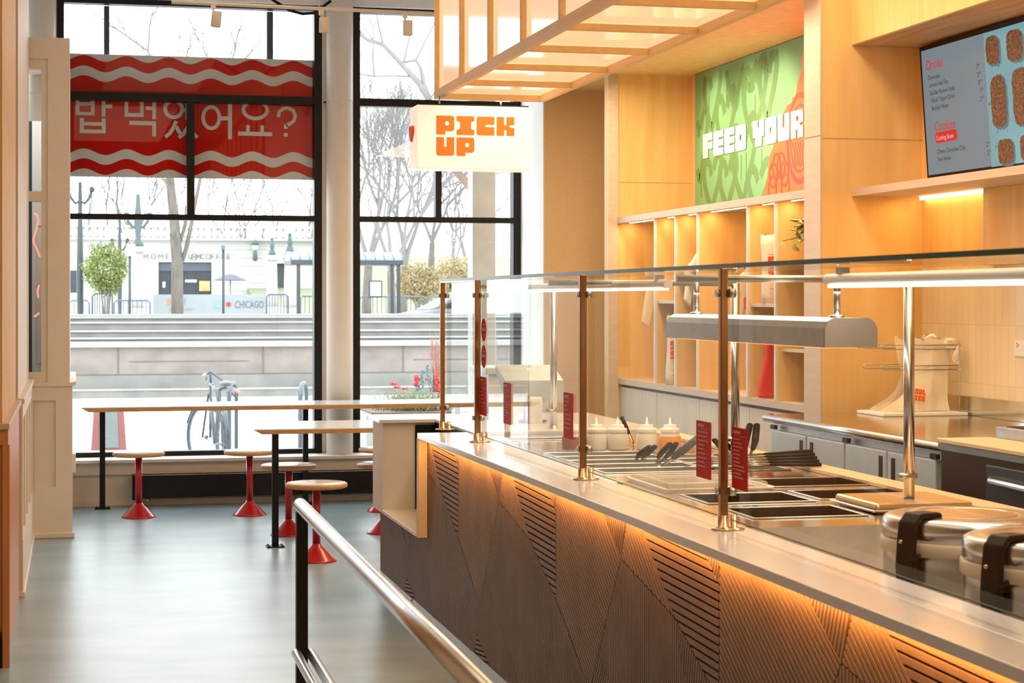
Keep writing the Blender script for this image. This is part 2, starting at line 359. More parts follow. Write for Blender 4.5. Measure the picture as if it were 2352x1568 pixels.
# small wall box by the window
t = tag(MB().box(-.027, .012, 13.4, 13.5, .33, .46, .004).build('wall_outlet_box', M['white']), 'small white wall box on the side of the cream vestibule by the window', 'socket')
# nearer return wall
v = sthing('wall_left', (-.6, 10.0, 0))
MB().box(-1.6, -.282, 10.0, 12.40, 1.025, 3.9).build('upper_wall', M['cream'], v)
MB().box(-1.6, -.27, 10.0, 12.41, 0, 1.0).build('wainscot', M['cream'], v)
MB().box(-1.6, -.248, 9.975, 12.41, 1.0, 1.025, .003).build('cap_rail', M['cream'], v)
b = MB(); b.box(-1.6, -.262, 9.985, 10.0, .915, 1.0); b.box(-.335, -.262, 9.985, 10.0, .30, .915); b.box(-1.6, -.258, 9.985, 10.0, .03, .30)
b.box(-.27, -.258, 10.0, 12.41, .915, 1.0); b.box(-.27, -.256, 10.0, 12.41, .03, .30)
for k in range(5): b.box(-.27, -.258, 10.0+k*.58, 10.09+k*.58, .3, .915)
b.build('wainscot_boards', M['cream'], v)
MB().box(-1.6, -.245, 9.97, 12.40, 0, .03, .006).build('shoe_moulding', M['cream'], v)
v = sthing('wall_left_near', (-.6, 8.1, 0))
MB().box(-1.6, -.292, 8.1, 9.96, 1.02, 3.9).build('upper_wall', mat('lamplit_wall_paint', (.78, .50, .20), .6), v)  # orange of the warm lamp light put into this wall colour
MB().box(-1.6, -.262, 8.08, 9.96, .995, 1.02, .003).build('cap_rail', M['woodh'], v)
b = MB(); b.box(-1.6, -.275, 8.11, 9.96, 0, .995); b.box(-1.6, -.268, 8.095, 8.11, .93, .995); b.box(-.29, -.262, 8.09, 8.11, .0, .93)
b.build('cabinet_side', mat('orange_oak', (.62, .27, .09), .45, nscale=3, stretch=(5, 5, .5), col2=(.5, .2, .06)), v)
MB().box(-1.6, -.295, 8.085, 8.092, 0, .15).build('toe_kick', M['blackp'], v)
st(MB().box(-1.7, -1.6, -2.2, 14.7, 0, 3.9).build('wall_left_far', M['cream']))
# ================================================================ RADIATOR
rd = thing('baseboard_radiator', 'long low black baseboard radiator cabinet under the windows', 'radiator', (1.7, 14.10, 0))
MB().box(.43, 3.3, 14.07, 14.10, .07, .238, .003).build('front_cover', M['black'], rd)
b = MB()
b.box(.42, .45, 14.06, 14.185, .055, .240)
for k in range(30): b.box(.47+k*.094, .484+k*.094, 14.10, 14.185, .228, .236)
b.box(.43, 3.3, 14.17, 14.185, .09, .238); b.build('top_grille', M['blackp'], rd)
MB().box(.43, 3.3, 14.064, 14.07, .236, .241).build('top_lip', M['steelr'], rd)
MB().tube([(.53, 14.12, .0), (.53, 14.12, .09)], .011, 12).build('copper_pipe', M['brass'], rd)
# ================================================================ TABLES AND STOOLS
def bevelled_top(mb, x0, x1, y0, y1, z1, th, inset):
    a = [(x0, y0), (x1, y0), (x1, y1), (x0, y1)]; c = [(x0+inset, y0+inset*.15), (x1-inset, y0+inset*.15), (x1-inset, y1-inset*.15), (x0+inset, y1-inset*.15)]
    return a, c
def table(x0, x1, y0, y1, z, th, legs, label, cat='table'):
    t = thing('high_table' if cat == 'table' else cat, label, cat, ((x0+x1)/2, (y0+y1)/2, 0))
    MB().box(x0, x1, y0, y1, z-.006, z).build('table_surface', mat('pale_laminate', (.80, .79, .78), .25, nscale=3, noise_amt=.03, coat=.3), t)
    b = MB(); bm = b.bm; ins = .05
    A = [bm.verts.new((p[0], p[1], z-.006)) for p in ((x0, y0), (x1, y0), (x1, y1), (x0, y1))]
    B = [bm.verts.new((p[0], p[1], z-th)) for p in ((x0+ins, y0+.004), (x1-ins, y0+.004), (x1-ins, y1-.03), (x0+ins, y1-.03))]
    bm.faces.new(A[::-1]); bm.faces.new(B)
    for i in range(4): bm.faces.new([A[i], A[(i+1) % 4], B[(i+1) % 4], B[i]])
    b.build('plywood_edge', M['seatedge'], t)
    for (lx, ly) in legs:
        l = MB().box(lx-.020, lx+.020, ly-.020, ly+.020, .008, z-th, .002).build('leg', M['black'], t)
        b = MB().box(lx-.055, lx+.055, ly-.05, ly+.05, 0, .008, .002)
        for sx in (-1, 1):
            for sy in (-1, 1): b.lathe([(.006, .008), (.006, .013), (.003, .015)], (lx+sx*.042, ly+sy*.036, 0), 8)
        b.build('floor_plate', M['black'], l)
    return t
table(.05, 2.97, 13.60, 14.16, .770, .034, ((.203, 14.06), (1.69, 14.02), (2.85, 14.02)), 'long narrow window bar table with pale top against the windows', 'bar counter')
table(1.08, 2.35, 11.60, 12.34, .735, .032, ((1.217, 11.66), (2.25, 11.66)), 'short pale table with black post legs in front of the window bar')
def stool(loc, label):
    s = thing('round_stool', label, 'stool', loc, 'red pedestal stools')
    sm = MB(); sm.lathe([(.172, .432), (.180, .436), (.183, .446), (.181, .456), (.174, .4605), (.001, .4605)], seg=48).build('seat', M['seatedge'], s, rel=False)
    MB().lathe([(.1745, .4600), (.173, .4615), (.001, .4615)], seg=48).build('seat_laminate', M['seat'], s, rel=False)
    MB().lathe([(.0235, .10), (.0235, .432)], seg=24).build('post', M['red'], s, rel=False)
    MB().lathe([(.119, 0), (.119, .006), (.112, .012), (.06, .066), (.034, .088), (.026, .104)], seg=40).build('base', M['red'], s, rel=False)
    return s
s0 = stool((.444, 13.607-.35, 0), 'red pedestal stool at the left end of the window bar')
s0.location = (.444, 13.45, 0)
dup(s0, (1.219, 13.42, 0), 'red pedestal stool near the middle of the window bar, behind the short table')
dup(s0, (1.364, 12.229, 0), 'red pedestal stool behind the short table leg, half hidden by the black leg')
dup(s0, (1.387, 10.972, 0), 'nearest red pedestal stool, in front of the short table by the handrail')
dup(s0, (2.187, 13.43, 0), 'farther of the two stools half hidden by the counter end, at the window bar')
dup(s0, (1.989, 12.186, 0), 'nearer of the two stools half hidden by the counter end')
# ================================================================ HANDRAIL
hr = thing('handrail', 'brushed steel queue handrail on a black square post in the foreground', 'railing', (.725, 6.1, 0))
b = MB(); b.tube([(.725, 6.16, .862), (.669, 1.6, .862)], .0225, 24); b.sphere((.725, 6.16, .862), .0224, 3, (1, .35, 1)); b.build('top_rail', M['steel'], hr)
for px_, py in ((.726, 6.13), (.676, 2.2)): MB().box(px_-.018, px_+.019, py-.02, py+.02, 0, .845, .002).build('post', M['black'], hr)
MB().tube([(.705, 6.10, .385), (.650, 1.6, .385)], .016, 20).build('lower_rail', M['steel'], hr)
MB().tube([(.752, 6.10, .385), (.697, 1.6, .385)], .016, 20).build('lower_rail', M['steel'], hr)
# ================================================================ BANNER ON THE WINDOW
bn = thing('window_banner', 'wide red banner with white waves and Korean lettering across the left window', 'banner', (.89, 14.50, 2.9))
redm = mat('banner_red', (.50, .004, .0), .7, spec=.1, noise_amt=.05, nscale=2); whm = mat('banner_white', (.56, .555, .55), .7, noise_amt=.04, nscale=2)
BX0, BX1, BY = -.073, 1.806, 14.505
def wv(mean): return lambda x: mean+.0240*math.cos((x-.073)/.3165*2*math.pi)
def strip(mb, fa, fb):
    N = 96
    for i in range(N):
        xa = BX0+(BX1-BX0)*i/N; xb = BX0+(BX1-BX0)*(i+1)/N
        mb.quad((xa, BY, fa(xa)), (xb, BY, fa(xb)), (xb, BY, fb(xb)), (xa, BY, fb(xa)))
L = [lambda x: 3.391, wv(3.358), wv(3.278), wv(3.205), wv(2.6515), wv(2.578), wv(2.501), lambda x: 2.462]
for i in range(7):
    w_ = MB(); strip(w_, L[i], L[i+1]); w_.build('white_wave' if i % 2 == 0 else 'red_band', whm if i % 2 == 0 else redm, bn, recalc=False)
hb = MB(); hmx = plane_mx((0, BY-.003, 0), (1, 0, 0), (0, 0, 1))
hx = lambda x: .073+(x-560)*.001112
hy = lambda y: 3.041-(y-665)*.001112
def bar(x0, y0, x1, y1): hb.quad(*[hmx @ Vector((hx(a), hy(c_), 0)) for a, c_ in ((x0, y1), (x1, y1), (x1, y0), (x0, y0))])
def ring(cx, cy, rx, ry, w=25): 
    n = 40; 
    def q(k, d): a = 2*math.pi*k/n; return hmx @ Vector((hx(cx+(rx-d)*math.cos(a)), hy(cy+(ry-d)*math.sin(a)), 0))
    for k in range(n): hb.quad(q(k, 0), q(k+1, 0), q(k+1, w), q(k, w))
def stroke(pts, w=25):
    ribmesh(hb, [(hx(a), hy(c_)) for a, c_ in pts], w*.001112, hmx)
GL = [
 ([(505, 610, 530, 768), (606, 610, 631, 768), (530, 679, 606, 703), (530, 746, 606, 768), (678, 610, 703, 775), (703, 691, 748, 717), (532, 788, 560, 890), (678, 788, 705, 890), (560, 814, 678, 838), (560, 864, 678, 890)], [], []),
 ([(830, 625, 855, 772), (934, 625, 958, 772), (855, 747, 934, 772), (855, 625, 934, 648), (1016, 610, 1042, 785), (972, 698, 1016, 723), (862, 800, 1042, 828), (1016, 828, 1042, 903)], [], []),
 ([(1225, 705, 1240, 730), (1240, 610, 1263, 785)], [(1160, 712, 70, 70)], [[(1178, 795), (1160, 840), (1135, 880), (1103, 906)], [(1178, 830), (1192, 862), (1212, 884)], [(1272, 795), (1250, 845), (1225, 885), (1195, 908)], [(1272, 830), (1290, 875), (1322, 906)]]),
 ([(1530, 610, 1558, 912), (1482, 755, 1530, 783)], [(1416, 766, 68, 86)], []),
 ([(1655, 812, 1680, 858), (1752, 812, 1778, 858), (1600, 858, 1835, 886)], [(1718, 706, 94, 72)], []),
 ([(1917, 800, 1942, 832), (1915, 862, 1942, 887)], [], [[(1878, 752), (1884, 715), (1912, 692), (1945, 688), (1980, 704), (1996, 740), (1985, 775), (1955, 800), (1930, 806)]])]
for bars_, rings_, strokes_ in GL:
    hb = MB()
    for a in bars_: bar(*a)
    for a in rings_: ring(*a)
    for a in strokes_: stroke(a)
    hb.build('letter', whm, bn, recalc=False)
# ================================================================ TRACK LIGHTS
tr = thing('light_track', 'thin white ceiling track crossing in front of the windows', 'light track', (1.2, 11.6, 3.42))
a0 = onY(394, 5, 11.8); a1 = onY(1060, 34, 11.8)
MB().tube([a0, a1], .012, 4).build('rail', M['alu'], tr)
for f_ in (.04, .5, .96):
    p = a0.lerp(a1, f_); MB().tube([p, (p.x, p.y, 3.9)], .003, 8).build('suspension_rod', M['alu'], tr)
def spot(u, vtop, lean, label, emitside):
    p = onY(u, vtop, 11.8)
    s = thing('track_spotlight', label, 'spotlight', p, 'white spotlights on the track')
    MB().box(p.x-.015, p.x+.015, p.y-.012, p.y+.012, p.z-.035, p.z).build('adapter', M['alu'], s)
    MB().tube([(p.x, p.y, p.z-.03), (p.x, p.y, p.z-.075)], .006, 8).build('stem', M['alu'], s)
    R_ = Matrix.Rotation(lean, 3, 'Y'); c = Vector((p.x+.018, p.y, p.z-.098))
    b = MB(); b.lathe([(.031, .048), (.0315, .046), (.0315, -.046), (.029, -.047), (.029, -.040), (.001, -.040)], c, 28, mx=R_); b.build('lamp_body', M['alu'], s)
    MB().lathe([(.027, -.0395), (.001, -.0395)], c, 24, mx=R_).build('lens', mat('lit_lens', (1, .95, .9), .4, emit=(1, .86, .66), es=10), s)
    return s
spot(490, 8, .10, 'leftmost of the three white track spotlights', 0); spot(738, 22, 0.02, 'white track spotlight in front of the round column', 0); spot(930, 29, 0, 'rightmost of the three white track spotlights, left of the lantern', 0)
cb = MB(); cb.tube([onY(618, -6, 12.6), onY(640, 8, 12.6), onY(665, 24, 12.6), onY(695, 32, 12.6), onY(722, 30, 12.6), onY(760, 2, 12.6)], .010, 10)
tag(cb.build('hanging_cable', M['blackp']), 'black cable drooping from the ceiling near the left window', 'cable')
# ================================================================ LANTERN
LX0, LX1, LY1, LZ = 1.865, 2.47, 9.80, 2.60
LY0, LZT = 2.0, 3.62
lan = thing('ceiling_lantern', 'long wood framed lantern box with glowing translucent panels above the counter', 'lantern', ((LX0+LX1)/2, 6.0, LZ))
lw = mat('lantern_wood', (.93, .64, .30), .5, nscale=5, stretch=(4, .6, 4), col2=(.86, .55, .22))
T = .045
for (xa, xb) in ((LX0, LX0+.032), (LX1-.032, LX1)):
    MB().box(xa, xb, LY0, LY1, LZ, LZ+T, .002).build('bottom_rail', lw, lan); MB().box(xa, xb, LY0, LY1, LZT-T, LZT, .002).build('top_rail', lw, lan)
for ya in (LY0, LY1-.032): MB().box(LX0+.032, LX1-.032, ya, ya+.032, LZ, LZ+T, .002).build('end_rail', lw, lan)
ys = [LY1-.004-.655*k for k in range(12)]
for k, y in enumerate(ys):
    for xa in (LX0, LX1-.03): MB().box(xa+.001, xa+.029, y-.032, y, LZ+T, LZT-T, .002).build('upright', lw, lan)
    if 0 < k: MB().box(LX0+.032, LX1-.032, y-.032, y-.004, LZ+.002, LZ+.030, .002).build('cross_bar', lw, lan)
pm = mat('lantern_acrylic', (.86, .74, .62), .07, emit=(1.0, .62, .37), es=.80, noise_amt=.01, coat=.5)
for xa in (LX0+.024, LX1-.030): MB().box(xa, xa+.004, LY0+.03, LY1-.032, LZ+.03, LZT-.03).build('side_panel', pm, lan)
MB().box(LX0+.03, LX1-.032, LY1-.030, LY1-.026, LZ+.03, LZT-.03).build('end_panel', pm, lan)
MB().box(LX0+.028, LX1-.032, LY0+.03, LY1-.032, LZ+.032, LZ+.036).build('bottom_panel', pm, lan)
for y in (9.0, 6.0, 3.0): MB().tube([((LX0+LX1)/2, y, LZT), ((LX0+LX1)/2, y, 3.9)], .006, 8).build('hanging_rod', M['blackp'], lan)
area('lantern_bulbs', ((LX0+LX1)/2, 6.0, LZ-.02), .5, 7.4, 42, (1, .70, .42))
# ================================================================ PICK UP SIGN
sg = thing('pick_up_sign', 'white lightbox sign reading PICK UP in orange block letters', 'sign', (2.03, 9.5, 2.38))
sx0, sx1, sy0, sy1, sz0, sz1 = 1.718, 2.336, 9.50, 9.70, 2.212, 2.540
sgm = mat('sign_acrylic', (.9, .84, .78), .35, emit=(1.0, .78, .66), es=.62, noise_amt=.01)
MB().box(sx0, sx1, sy0, sy1, sz0, sz1, .006).build('light_box', sgm, sg)
b = MB(); b.box(sx0+.02, sx1-.02, sy0+.02, sy1, sz1, sz1+.008); b.build('top_plate', M['black'], sg)
for x in (1.86, 2.19): MB().tube([(x, 9.62, sz1), (x, 9.62, LZ)], .005, 8).build('hanging_rod', M['steelr'], sg)
om = mat('sign_orange', (.9, .13, .01), .4, emit=(1.0, .12, .004), es=.75, noise_amt=.02)
b = MB(); fm = lambda x, z: plane_mx((x, sy0-.0005, z), (1, 0, 0), (0, 0, 1))
block(b, 'PICK', fm(1.821, 2.388), .0945, .098, .0118, .002); b.build('upper_word', om, sg)
b = MB(); block(b, 'UP', fm(1.821, 2.279), .0945, .096, .0118, .002); b.build('lower_word', om, sg)
hp = []
for k in range(36):
    t = 2*math.pi*k/36; hp.append((16*math.sin(t)**3/34*.11, (13*math.cos(t)-5*math.cos(2*t)-2*math.cos(3*t)-math.cos(4*t))/30*.085))
b = MB(); shape(b, [hp], plane_mx((sx0-.001, 9.61, 2.405), (0, -1, 0), (0, 0, 1)), .012); b.build('heart_symbol', M['orange'], sg)
# ================================================================ RIGHT WALL JOINERY

MB().box(3.64, 4.25, 12.60, 12.70, 0, 3.112).build('wall_shelf_end', M['wood']).__setitem__('kind', 'structure')
MB().box(3.638, 3.71, 12.590, 12.60, 0, 3.112).build('trim_5', M['woodh']).__setitem__('kind', 'structure')
MB().box(3.70, 4.25, 8.90, 9.118, 0, 3.9).build('wall_pilaster', M['wood']).__setitem__('kind', 'structure')
MB().box(3.690, 3.70, 8.899, 9.118, 0, 3.9).build('trim_6', M['woodh']).__setitem__('kind', 'structure')
MB().box(2.9, 4.25, 8.898, 13.67, 3.112, 3.15).build('ceiling_soffit', M['wood']).__setitem__('kind', 'structure')
MB().box(3.86, 4.25, -2.2, 8.898, 2.833, 3.9).build('ceiling_bulkhead', M['wood']).__setitem__('kind', 'structure')
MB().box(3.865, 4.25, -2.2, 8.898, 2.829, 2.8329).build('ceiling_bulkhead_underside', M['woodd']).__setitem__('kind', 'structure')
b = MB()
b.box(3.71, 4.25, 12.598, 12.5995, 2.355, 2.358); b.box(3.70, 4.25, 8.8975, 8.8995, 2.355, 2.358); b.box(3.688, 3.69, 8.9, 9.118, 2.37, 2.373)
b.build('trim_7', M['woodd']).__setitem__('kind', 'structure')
# ---- open shelving
sh = thing('shelving_unit', 'built-in pale wood shelving with tall lit compartments under the green mural', 'shelving', (3.95, 10.86, 0))
MB().box(3.71, 4.25, 9.118, 12.60, 2.070, 2.107).build('top_board', M['woodh'], sh)
MB().box(3.70, 3.71, 9.118, 12.60, 2.066, 2.108).build('top_fascia', M['woodh'], sh)
MB().box(3.71, 4.25, 9.118, 12.60, .945, .985).build('bottom_board', M['woodh'], sh)
MB().box(4.225, 4.249, 9.118, 12.60, .985, 2.07).build('back_panel', M['wood'], sh)
DV = [11.745, 11.316, 10.882, 10.009, 9.577, 9.135]
for y in DV:
    MB().box(3.72, 4.225, y-.011, y+.011, .985, 2.07).build('divider', M['wood'], sh)
    MB().box(3.706, 3.72, y-.011, y+.011, .985, 2.07).build('divider_edge', mat('pale_edge_band', (.80, .74, .68), .5), sh)
for (ya, yb, z) in ((11.305, 10.893, 1.655), (9.998, 9.588, 1.505), (9.566, 9.146, 1.729), (11.734, 11.327, 1.52)):
    MB().box(3.725, 4.225, yb, ya, z-.010, z+.010).build('shelf', M['woodh'], sh)
for (ya, yb) in zip([12.60]+DV[:-1], DV):
    MB().box(3.78, 3.80, yb+.05, ya-.05, 2.0685, 2.0697).build('led_strip', M['ledn'], sh)
for y in (11.80, 10.08):
    b = MB(); b.box(3.74, 3.76, y-.01, y+.01, 1.985, 2.07); b.box(3.74, 4.18, y-.01, y+.01, 1.985, 2.005); b.build('hanging_bracket', M['white'], sh)
ys_ = [12.60, 11.745, 10.882, 10.009, 9.118]
for i in range(4):
    c = thing('base_cabinet', ['pale cabinet door panel at the far left under the shelving', 'pale cabinet second from the window wall under the shelving', 'pale cabinet third from the window wall under the shelving', 'pale cabinet nearest the steel counter under the shelving'][i], 'cabinet', (3.98, (ys_[i]+ys_[i+1])/2, 0), 'base cabinets under the shelving')
    MB().box(3.745, 4.235, ys_[i+1]+.002, ys_[i]-.002, .0, .944).build('carcass', M['blackp'], c)
    MB().box(3.722, 3.743, ys_[i+1]+.004, ys_[i]-.004, .10, .925).build('door', M['door'], c)
# ---- goods on the shelves
def shirt(y, label, mk, colm, scale=1.0, drop=.62, ztop=1.90):
    t = thing('hanging_shirt', label, 'shirt', (3.93, y, ztop-.3))
    pts = [(-.26, -.20), (-.22, -.17), (-.10, -.03), (-.05, 0), (.05, 0), (.10, -.03), (.22, -.17), (.30, -.42), (.235, -.46), (.19, -.30), (.20, -drop), (-.20, -drop), (-.19, -.30), (-.235, -.46), (-.30, -.42)]
    b = MB(); g2 = []
    for (a, z) in pts: g2.append(Vector((3.915+a*scale*.86, y, ztop+z)))
    b.prism(g2, (0, .045, 0)); o = b.build('cloth', colm, t)
    md = o.modifiers.new('b', 'BEVEL'); md.width = .016; md.segments = 3
    b = MB()
    b.tube([(3.915, y+.02, ztop), (3.915, y+.02, ztop+.06), (3.93, y+.02, ztop+.085), (3.92, y+.02, ztop+.105)], .003, 6); b.build('hook', M['steelr'], t)
    if mk:
        b = MB(); mx = plane_mx((3.72, y-.002, ztop-.38), (1, 0, 0), (0, 0, 1)); block(b, 'SEO', mx, .07, .07, .008); b.build('chest_print', M['orange'], t)
    return t
cl = mat('cream_cotton', (.86, .66, .44), .85, noise_amt=.04)
cw = mat('white_cotton', (.86, .78, .70), .85, noise_amt=.04)
shirt(10.10, 'pale shirt hanging in the widest compartment with orange letters on it', True, cl, ztop=1.86, drop=.72)
shirt(11.85, 'cream shirt hanging in the farthest left compartment', False, cl, ztop=1.80, drop=.66)
shirt(11.12, 'white shirt edge hanging in the third compartment', False, cw, scale=.8, ztop=1.95, drop=.25)
def bag(y, z, x, label, h=.40, w=.17, tilt=0.0):
    t = thing('printed_bag', label, 'bag', (x, y, z), 'printed bags in the shelving')
    b = MB(); bm = b.bm; rings = []
    for i in range(9):
        f = i/8; ww = w/2*(1-.12*f+.05*math.sin(f*9)); dd = .055*(1-.75*f**2)
        rings.append([bm.verts.new((x+tilt*f*.1+ww*math.cos(a)*(1 if abs(math.cos(a)) < .9 else .97), y+dd*math.sin(a), z+h*f+(.012*math.sin(3*a) if i == 8 else 0))) for a in [2*math.pi*k/20 for k in range(20)]])
    for a_, b_ in zip(rings, rings[1:]):
        for k in range(20): f_ = bm.faces.new([a_[k], a_[(k+1) % 20], b_[(k+1) % 20], b_[k]]); f_.smooth = True
    bm.faces.new(rings[0][::-1]); bm.faces.new(rings[-1]); b.build('body', cw, t)
    b = MB()
    mx = plane_mx((x-w/2+.012, y-.060, z+h*.38), (1, 0, 0), (0, .02, 1)); block(b, 'SPI', mx, w*.27, .055, .006, .001)
    mx = plane_mx((x-w/2+.012, y-.058, z+h*.38+.062), (1, 0, 0), (0, .03, 1)); block(b, 'SEO', mx, w*.27, .055, .006, .001)
    for q in range(4):
        zz = z+h*(.07+.07*q) if q < 3 else z+h*.72
        b.box(x-w/2+.02, x+w/2-.02, y-.058+.012*(q == 3), y-.056+.012*(q == 3), zz, zz+.003)
    b.build('print', M['orange'], t); return t
bag(9.79, 1.516, 3.80, 'white bag with orange letters in the compartment left of the plant', h=.37, w=.17, tilt=-.2)
bag(11.50, .986, 3.785, 'tall white bag with red block letters standing low in the second compartment', h=.44, w=.16)
# red apron
t = thing('red_apron', 'bright red folded apron hanging low in the compartment right of the shirt', 'apron', (3.84, 9.75, 1.2))
b = MB(); pts = [(-.10, 0), (-.085, .10), (-.06, .22), (-.055, .30), (-.02, .34), (.04, .34), (.07, .28), (.085, .15), (.11, 0)]
b.prism([Vector((3.805+a, 9.80, .99+z)) for a, z in pts], (0, .05, 0)); o = b.build('cloth', mat('red_cotton', (.72, .01, .01), .8), t); md = o.modifiers.new('b', 'BEVEL'); md.width = .014; md.segments = 3
b = MB(); b.box(3.86, 3.875, 9.795, 9.80, 1.10, 1.14); b.build('tag', M['white'], t)
# plant
p = thing('potted_plant', 'leafy green plant in the compartment nearest the pilaster', 'plant', (3.88, 9.30, 1.74))
MB().lathe([(.045, 1.74), (.058, 1.80), (.062, 1.84), (.052, 1.84), (.048, 1.82), (.001, 1.82)], (3.88, 9.30, 0), 24).build('pot', M['white'], p)
rg = random.Random(3); lf = mat('leaf', (.10, .20, .03), .45, col2=(.24, .30, .07), nscale=20)
bs = MB(); b = MB()
for k in range(30):
    f = rg.random(); c = Vector((3.83-.17*f+rg.uniform(-.03, .03), 9.27+rg.uniform(-.08, .08), 1.99-.13*f+rg.uniform(-.05, .06)))
    bs.tube([(3.88, 9.30, 1.83), (3.86, 9.30, 1.90), c], .0025, 5)
    d = Vector((rg.uniform(-1, 0.4), rg.uniform(-1, .6), rg.uniform(-1, .4))).normalized()*.058; n_ = d.cross(Vector((rg.uniform(-.3, .3), rg.uniform(-.3, .3), 1))).normalized()*.022; up = d.cross(n_).normalized()*.006
    vv = [b.bm.verts.new(q) for q in (c, c+d*.35+n_+up, c+d*.75+n_*.8+up, c+d*1.05, c+d*.75-n_*.8+up, c+d*.35-n_+up)]
    m1 = b.bm.verts.new(c+d*.5)
    for i in range(6): b.bm.faces.new([vv[i], vv[(i+1) % 6], m1])
bs.build('stems', mat('stem', (.25, .2, .06), .6), p); b.build('leaves', lf, p, recalc=False)
# round jar low in last compartment
t = tag(MB().lathe([(.03, 1.27), (.07, 1.29), (.085, 1.35), (.07, 1.41), (.03, 1.43)], (3.80, 9.22, 0), 28).build('round_jar', mat('dark_glazed', (.05, .07, .09), .15)), 'dark round jar at the right edge of the shelving beside the pilaster', 'jar')
MB().box(3.74, 4.2, 9.15, 9.56, 1.255, 1.27).build('shelf', M['woodh'], sh)
# ================================================================ MURAL
mu = thing('mural', 'green and orange wall graphic reading FEED YOUR in white block letters', 'mural', (4.24, 11.5, 2.6))
MXX = 4.236
def mp(x, y, dx=0.0): q = onX(1580+x/3.92, 80+y/3.92, MXX); return (-q.y, q.z)      # crop reading -> (along, height)
mmx = plane_mx((MXX, 0, 0), (0, -1, 0), (0, 0, 1))
def mpl(d): return plane_mx((MXX-d, 0, 0), (0, -1, 0), (0, 0, 1))
gm = mat('mural_green', (.20, .44, .20), .5, noise_amt=.03, nscale=2); gdm = mat('mural_dark_green', (.13, .27, .085), .5, noise_amt=.03); orm = mat('mural_orange', (.92, .15, .015), .5, noise_amt=.03); odm = mat('mural_dark_orange', (.68, .05, .005), .5, noise_amt=.03)
x0m, x1m = mp(65, 0)[0], -9.119
b = MB(); b.box(MXX, 4.249, 9.119, -x0m, 2.09, 3.108); b.build('green_panel', gm, mu)
jag = [(1075, 25), (1050, 120), (1020, 225), (1042, 275), (1018, 320), (1010, 360), (1000, 385), (985, 450), (975, 520), (960, 570), (945, 560), (935, 610), (890, 635), (880, 670), (855, 720), (800, 900), (770, 1010), (750, 1050), (730, 1110), (735, 1170), (718, 1240), (715, 1290), (700, 1340), (690, 1420), (670, 1490), (660, 1560)]
jp = [mp(*q) for q in jag]; jp[0] = (jp[0][0], 3.107); jp[-1] = (jp[-1][0], 2.092)
b = MB(); shape(b, [[*jp, (x1m, 2.092), (x1m, 3.107)]], mpl(.001)); b.build('orange_field', orm, mu)
hb2 = MB()
def heart(cx, cy, w, h, th=.045, mb=None, d=.0006):
    pts = [(cx-.05*w, cy+h*.15), (cx-.18*w, cy+h*.42), (cx-.38*w, cy+h*.45), (cx-.48*w, cy+h*.2), (cx-.4*w, cy-.1*h), (cx-.2*w, cy-.38*h), (cx, cy-.55*h), (cx+.14*w, cy-.30*h), (cx+.36*w, cy), (cx+.5*w, cy+.35*h), (cx+.42*w, cy+.58*h), (cx+.22*w, cy+.5*h), (cx+.04*w, cy+.2*h)]
    sm = []
    for i in range(len(pts)-1):
        p0, p1, p2, p3 = [Vector(pts[max(0, min(len(pts)-1, j))]) for j in (i-1, i, i+1, i+2)]
        for k in range(4):
            t = k/4; sm.append(tuple(.5*((2*p1)+(p2-p0)*t+(2*p0-5*p1+4*p2-p3)*t*t+(3*p1-p0-3*p2+p3)*t**3)))
    run = []
    for q in sm+[None]:
        if q and q[0] > x0m+.04 and 2.125 < q[1] < 3.07: run.append(q)
        else:
            if len(run) > 2: ribmesh(mb, run, th, mpl(d))
            run = []
for i, (x, y, w, h) in enumerate([(220, 560, .40, .30), (430, 330, .46, .34), (600, 600, .50, .36), (340, 780, .44, .28), (110, 1000, .36, .34), (500, 1130, .55, .38), (220, 1330, .42, .26), (360, 1330, .40, .24), (640, 1380, .46, .22), (560, 250, .42, .24), (720, 470, .36, .28)]):
    cx, cy = mp(x, y); hb2 = MB(); heart(cx, cy, w*.85, h*1.25, .068, hb2, .0004+.00005*i)
    if len(hb2.bm.faces): hb2.build('heart_outline', gdm, mu, recalc=False)
for (x, y, l) in [(190, 560, .10), (290, 300, .05), (350, 420, .14), (520, 420, .12), (605, 540, .12), (480, 1080, .16), (525, 1060, .16), (665, 1020, .13), (705, 150, .07), (740, 140, .06), (778, 130, .08), (120, 1330, .10)]:
    cx, cy = mp(x, y); hb2 = MB(); ribmesh(hb2, [(cx, cy), (cx, cy-l)], .016, mpl(.001)); hb2.build('paint_drip', gdm, mu, recalc=False)
ob = MB(); dz_ = [.0016]
def loopr(pts, th):
    dz_[0] += .00012; ribmesh(ob, pts+[pts[0]], th, mpl(dz_[0]))
c0 = mp(1010, 930); q = [(c0[0]+.20*math.cos(a), c0[1]+.26*math.sin(a)) for a in [2*math.pi*k/40 for k in range(40)]]; loopr(q, .035)
q = [(c0[0]+.15*math.cos(a), c0[1]+.20*math.sin(a)) for a in [2*math.pi*k/40 for k in range(40)]]; loopr(q, .014)
for k in range(5): dz_[0] += .0001; ribmesh(ob, [(c0[0]-.12+.04*k, c0[1]-.02), (c0[0]-.07+.04*k, c0[1]-.10), (c0[0]-.11+.04*k, c0[1]-.17)], .012, mpl(dz_[0]))
c1 = mp(820, 1430)
for k in range(6):
    a = math.radians(-10+k*40); cc = (c1[0]+.11*math.cos(a), c1[1]+.06+.12*math.sin(a)); q = [(cc[0]+.065*math.cos(t), cc[1]+.075*math.sin(t)) for t in [2*math.pi*j/24 for j in range(24)]]
    if cc[1]-.08 > 2.1: loopr(q, .016)
ob.build('outline_drawing', odm, mu, recalc=False)
b = MB(); lx = -12.293; LW = (12.293-11.443-.02*3)/4
block(b, 'FEED', plane_mx((MXX-.004, -lx, 2.506), (0, -1, 0), (0, 0, 1)), LW, .167, .02, .002)
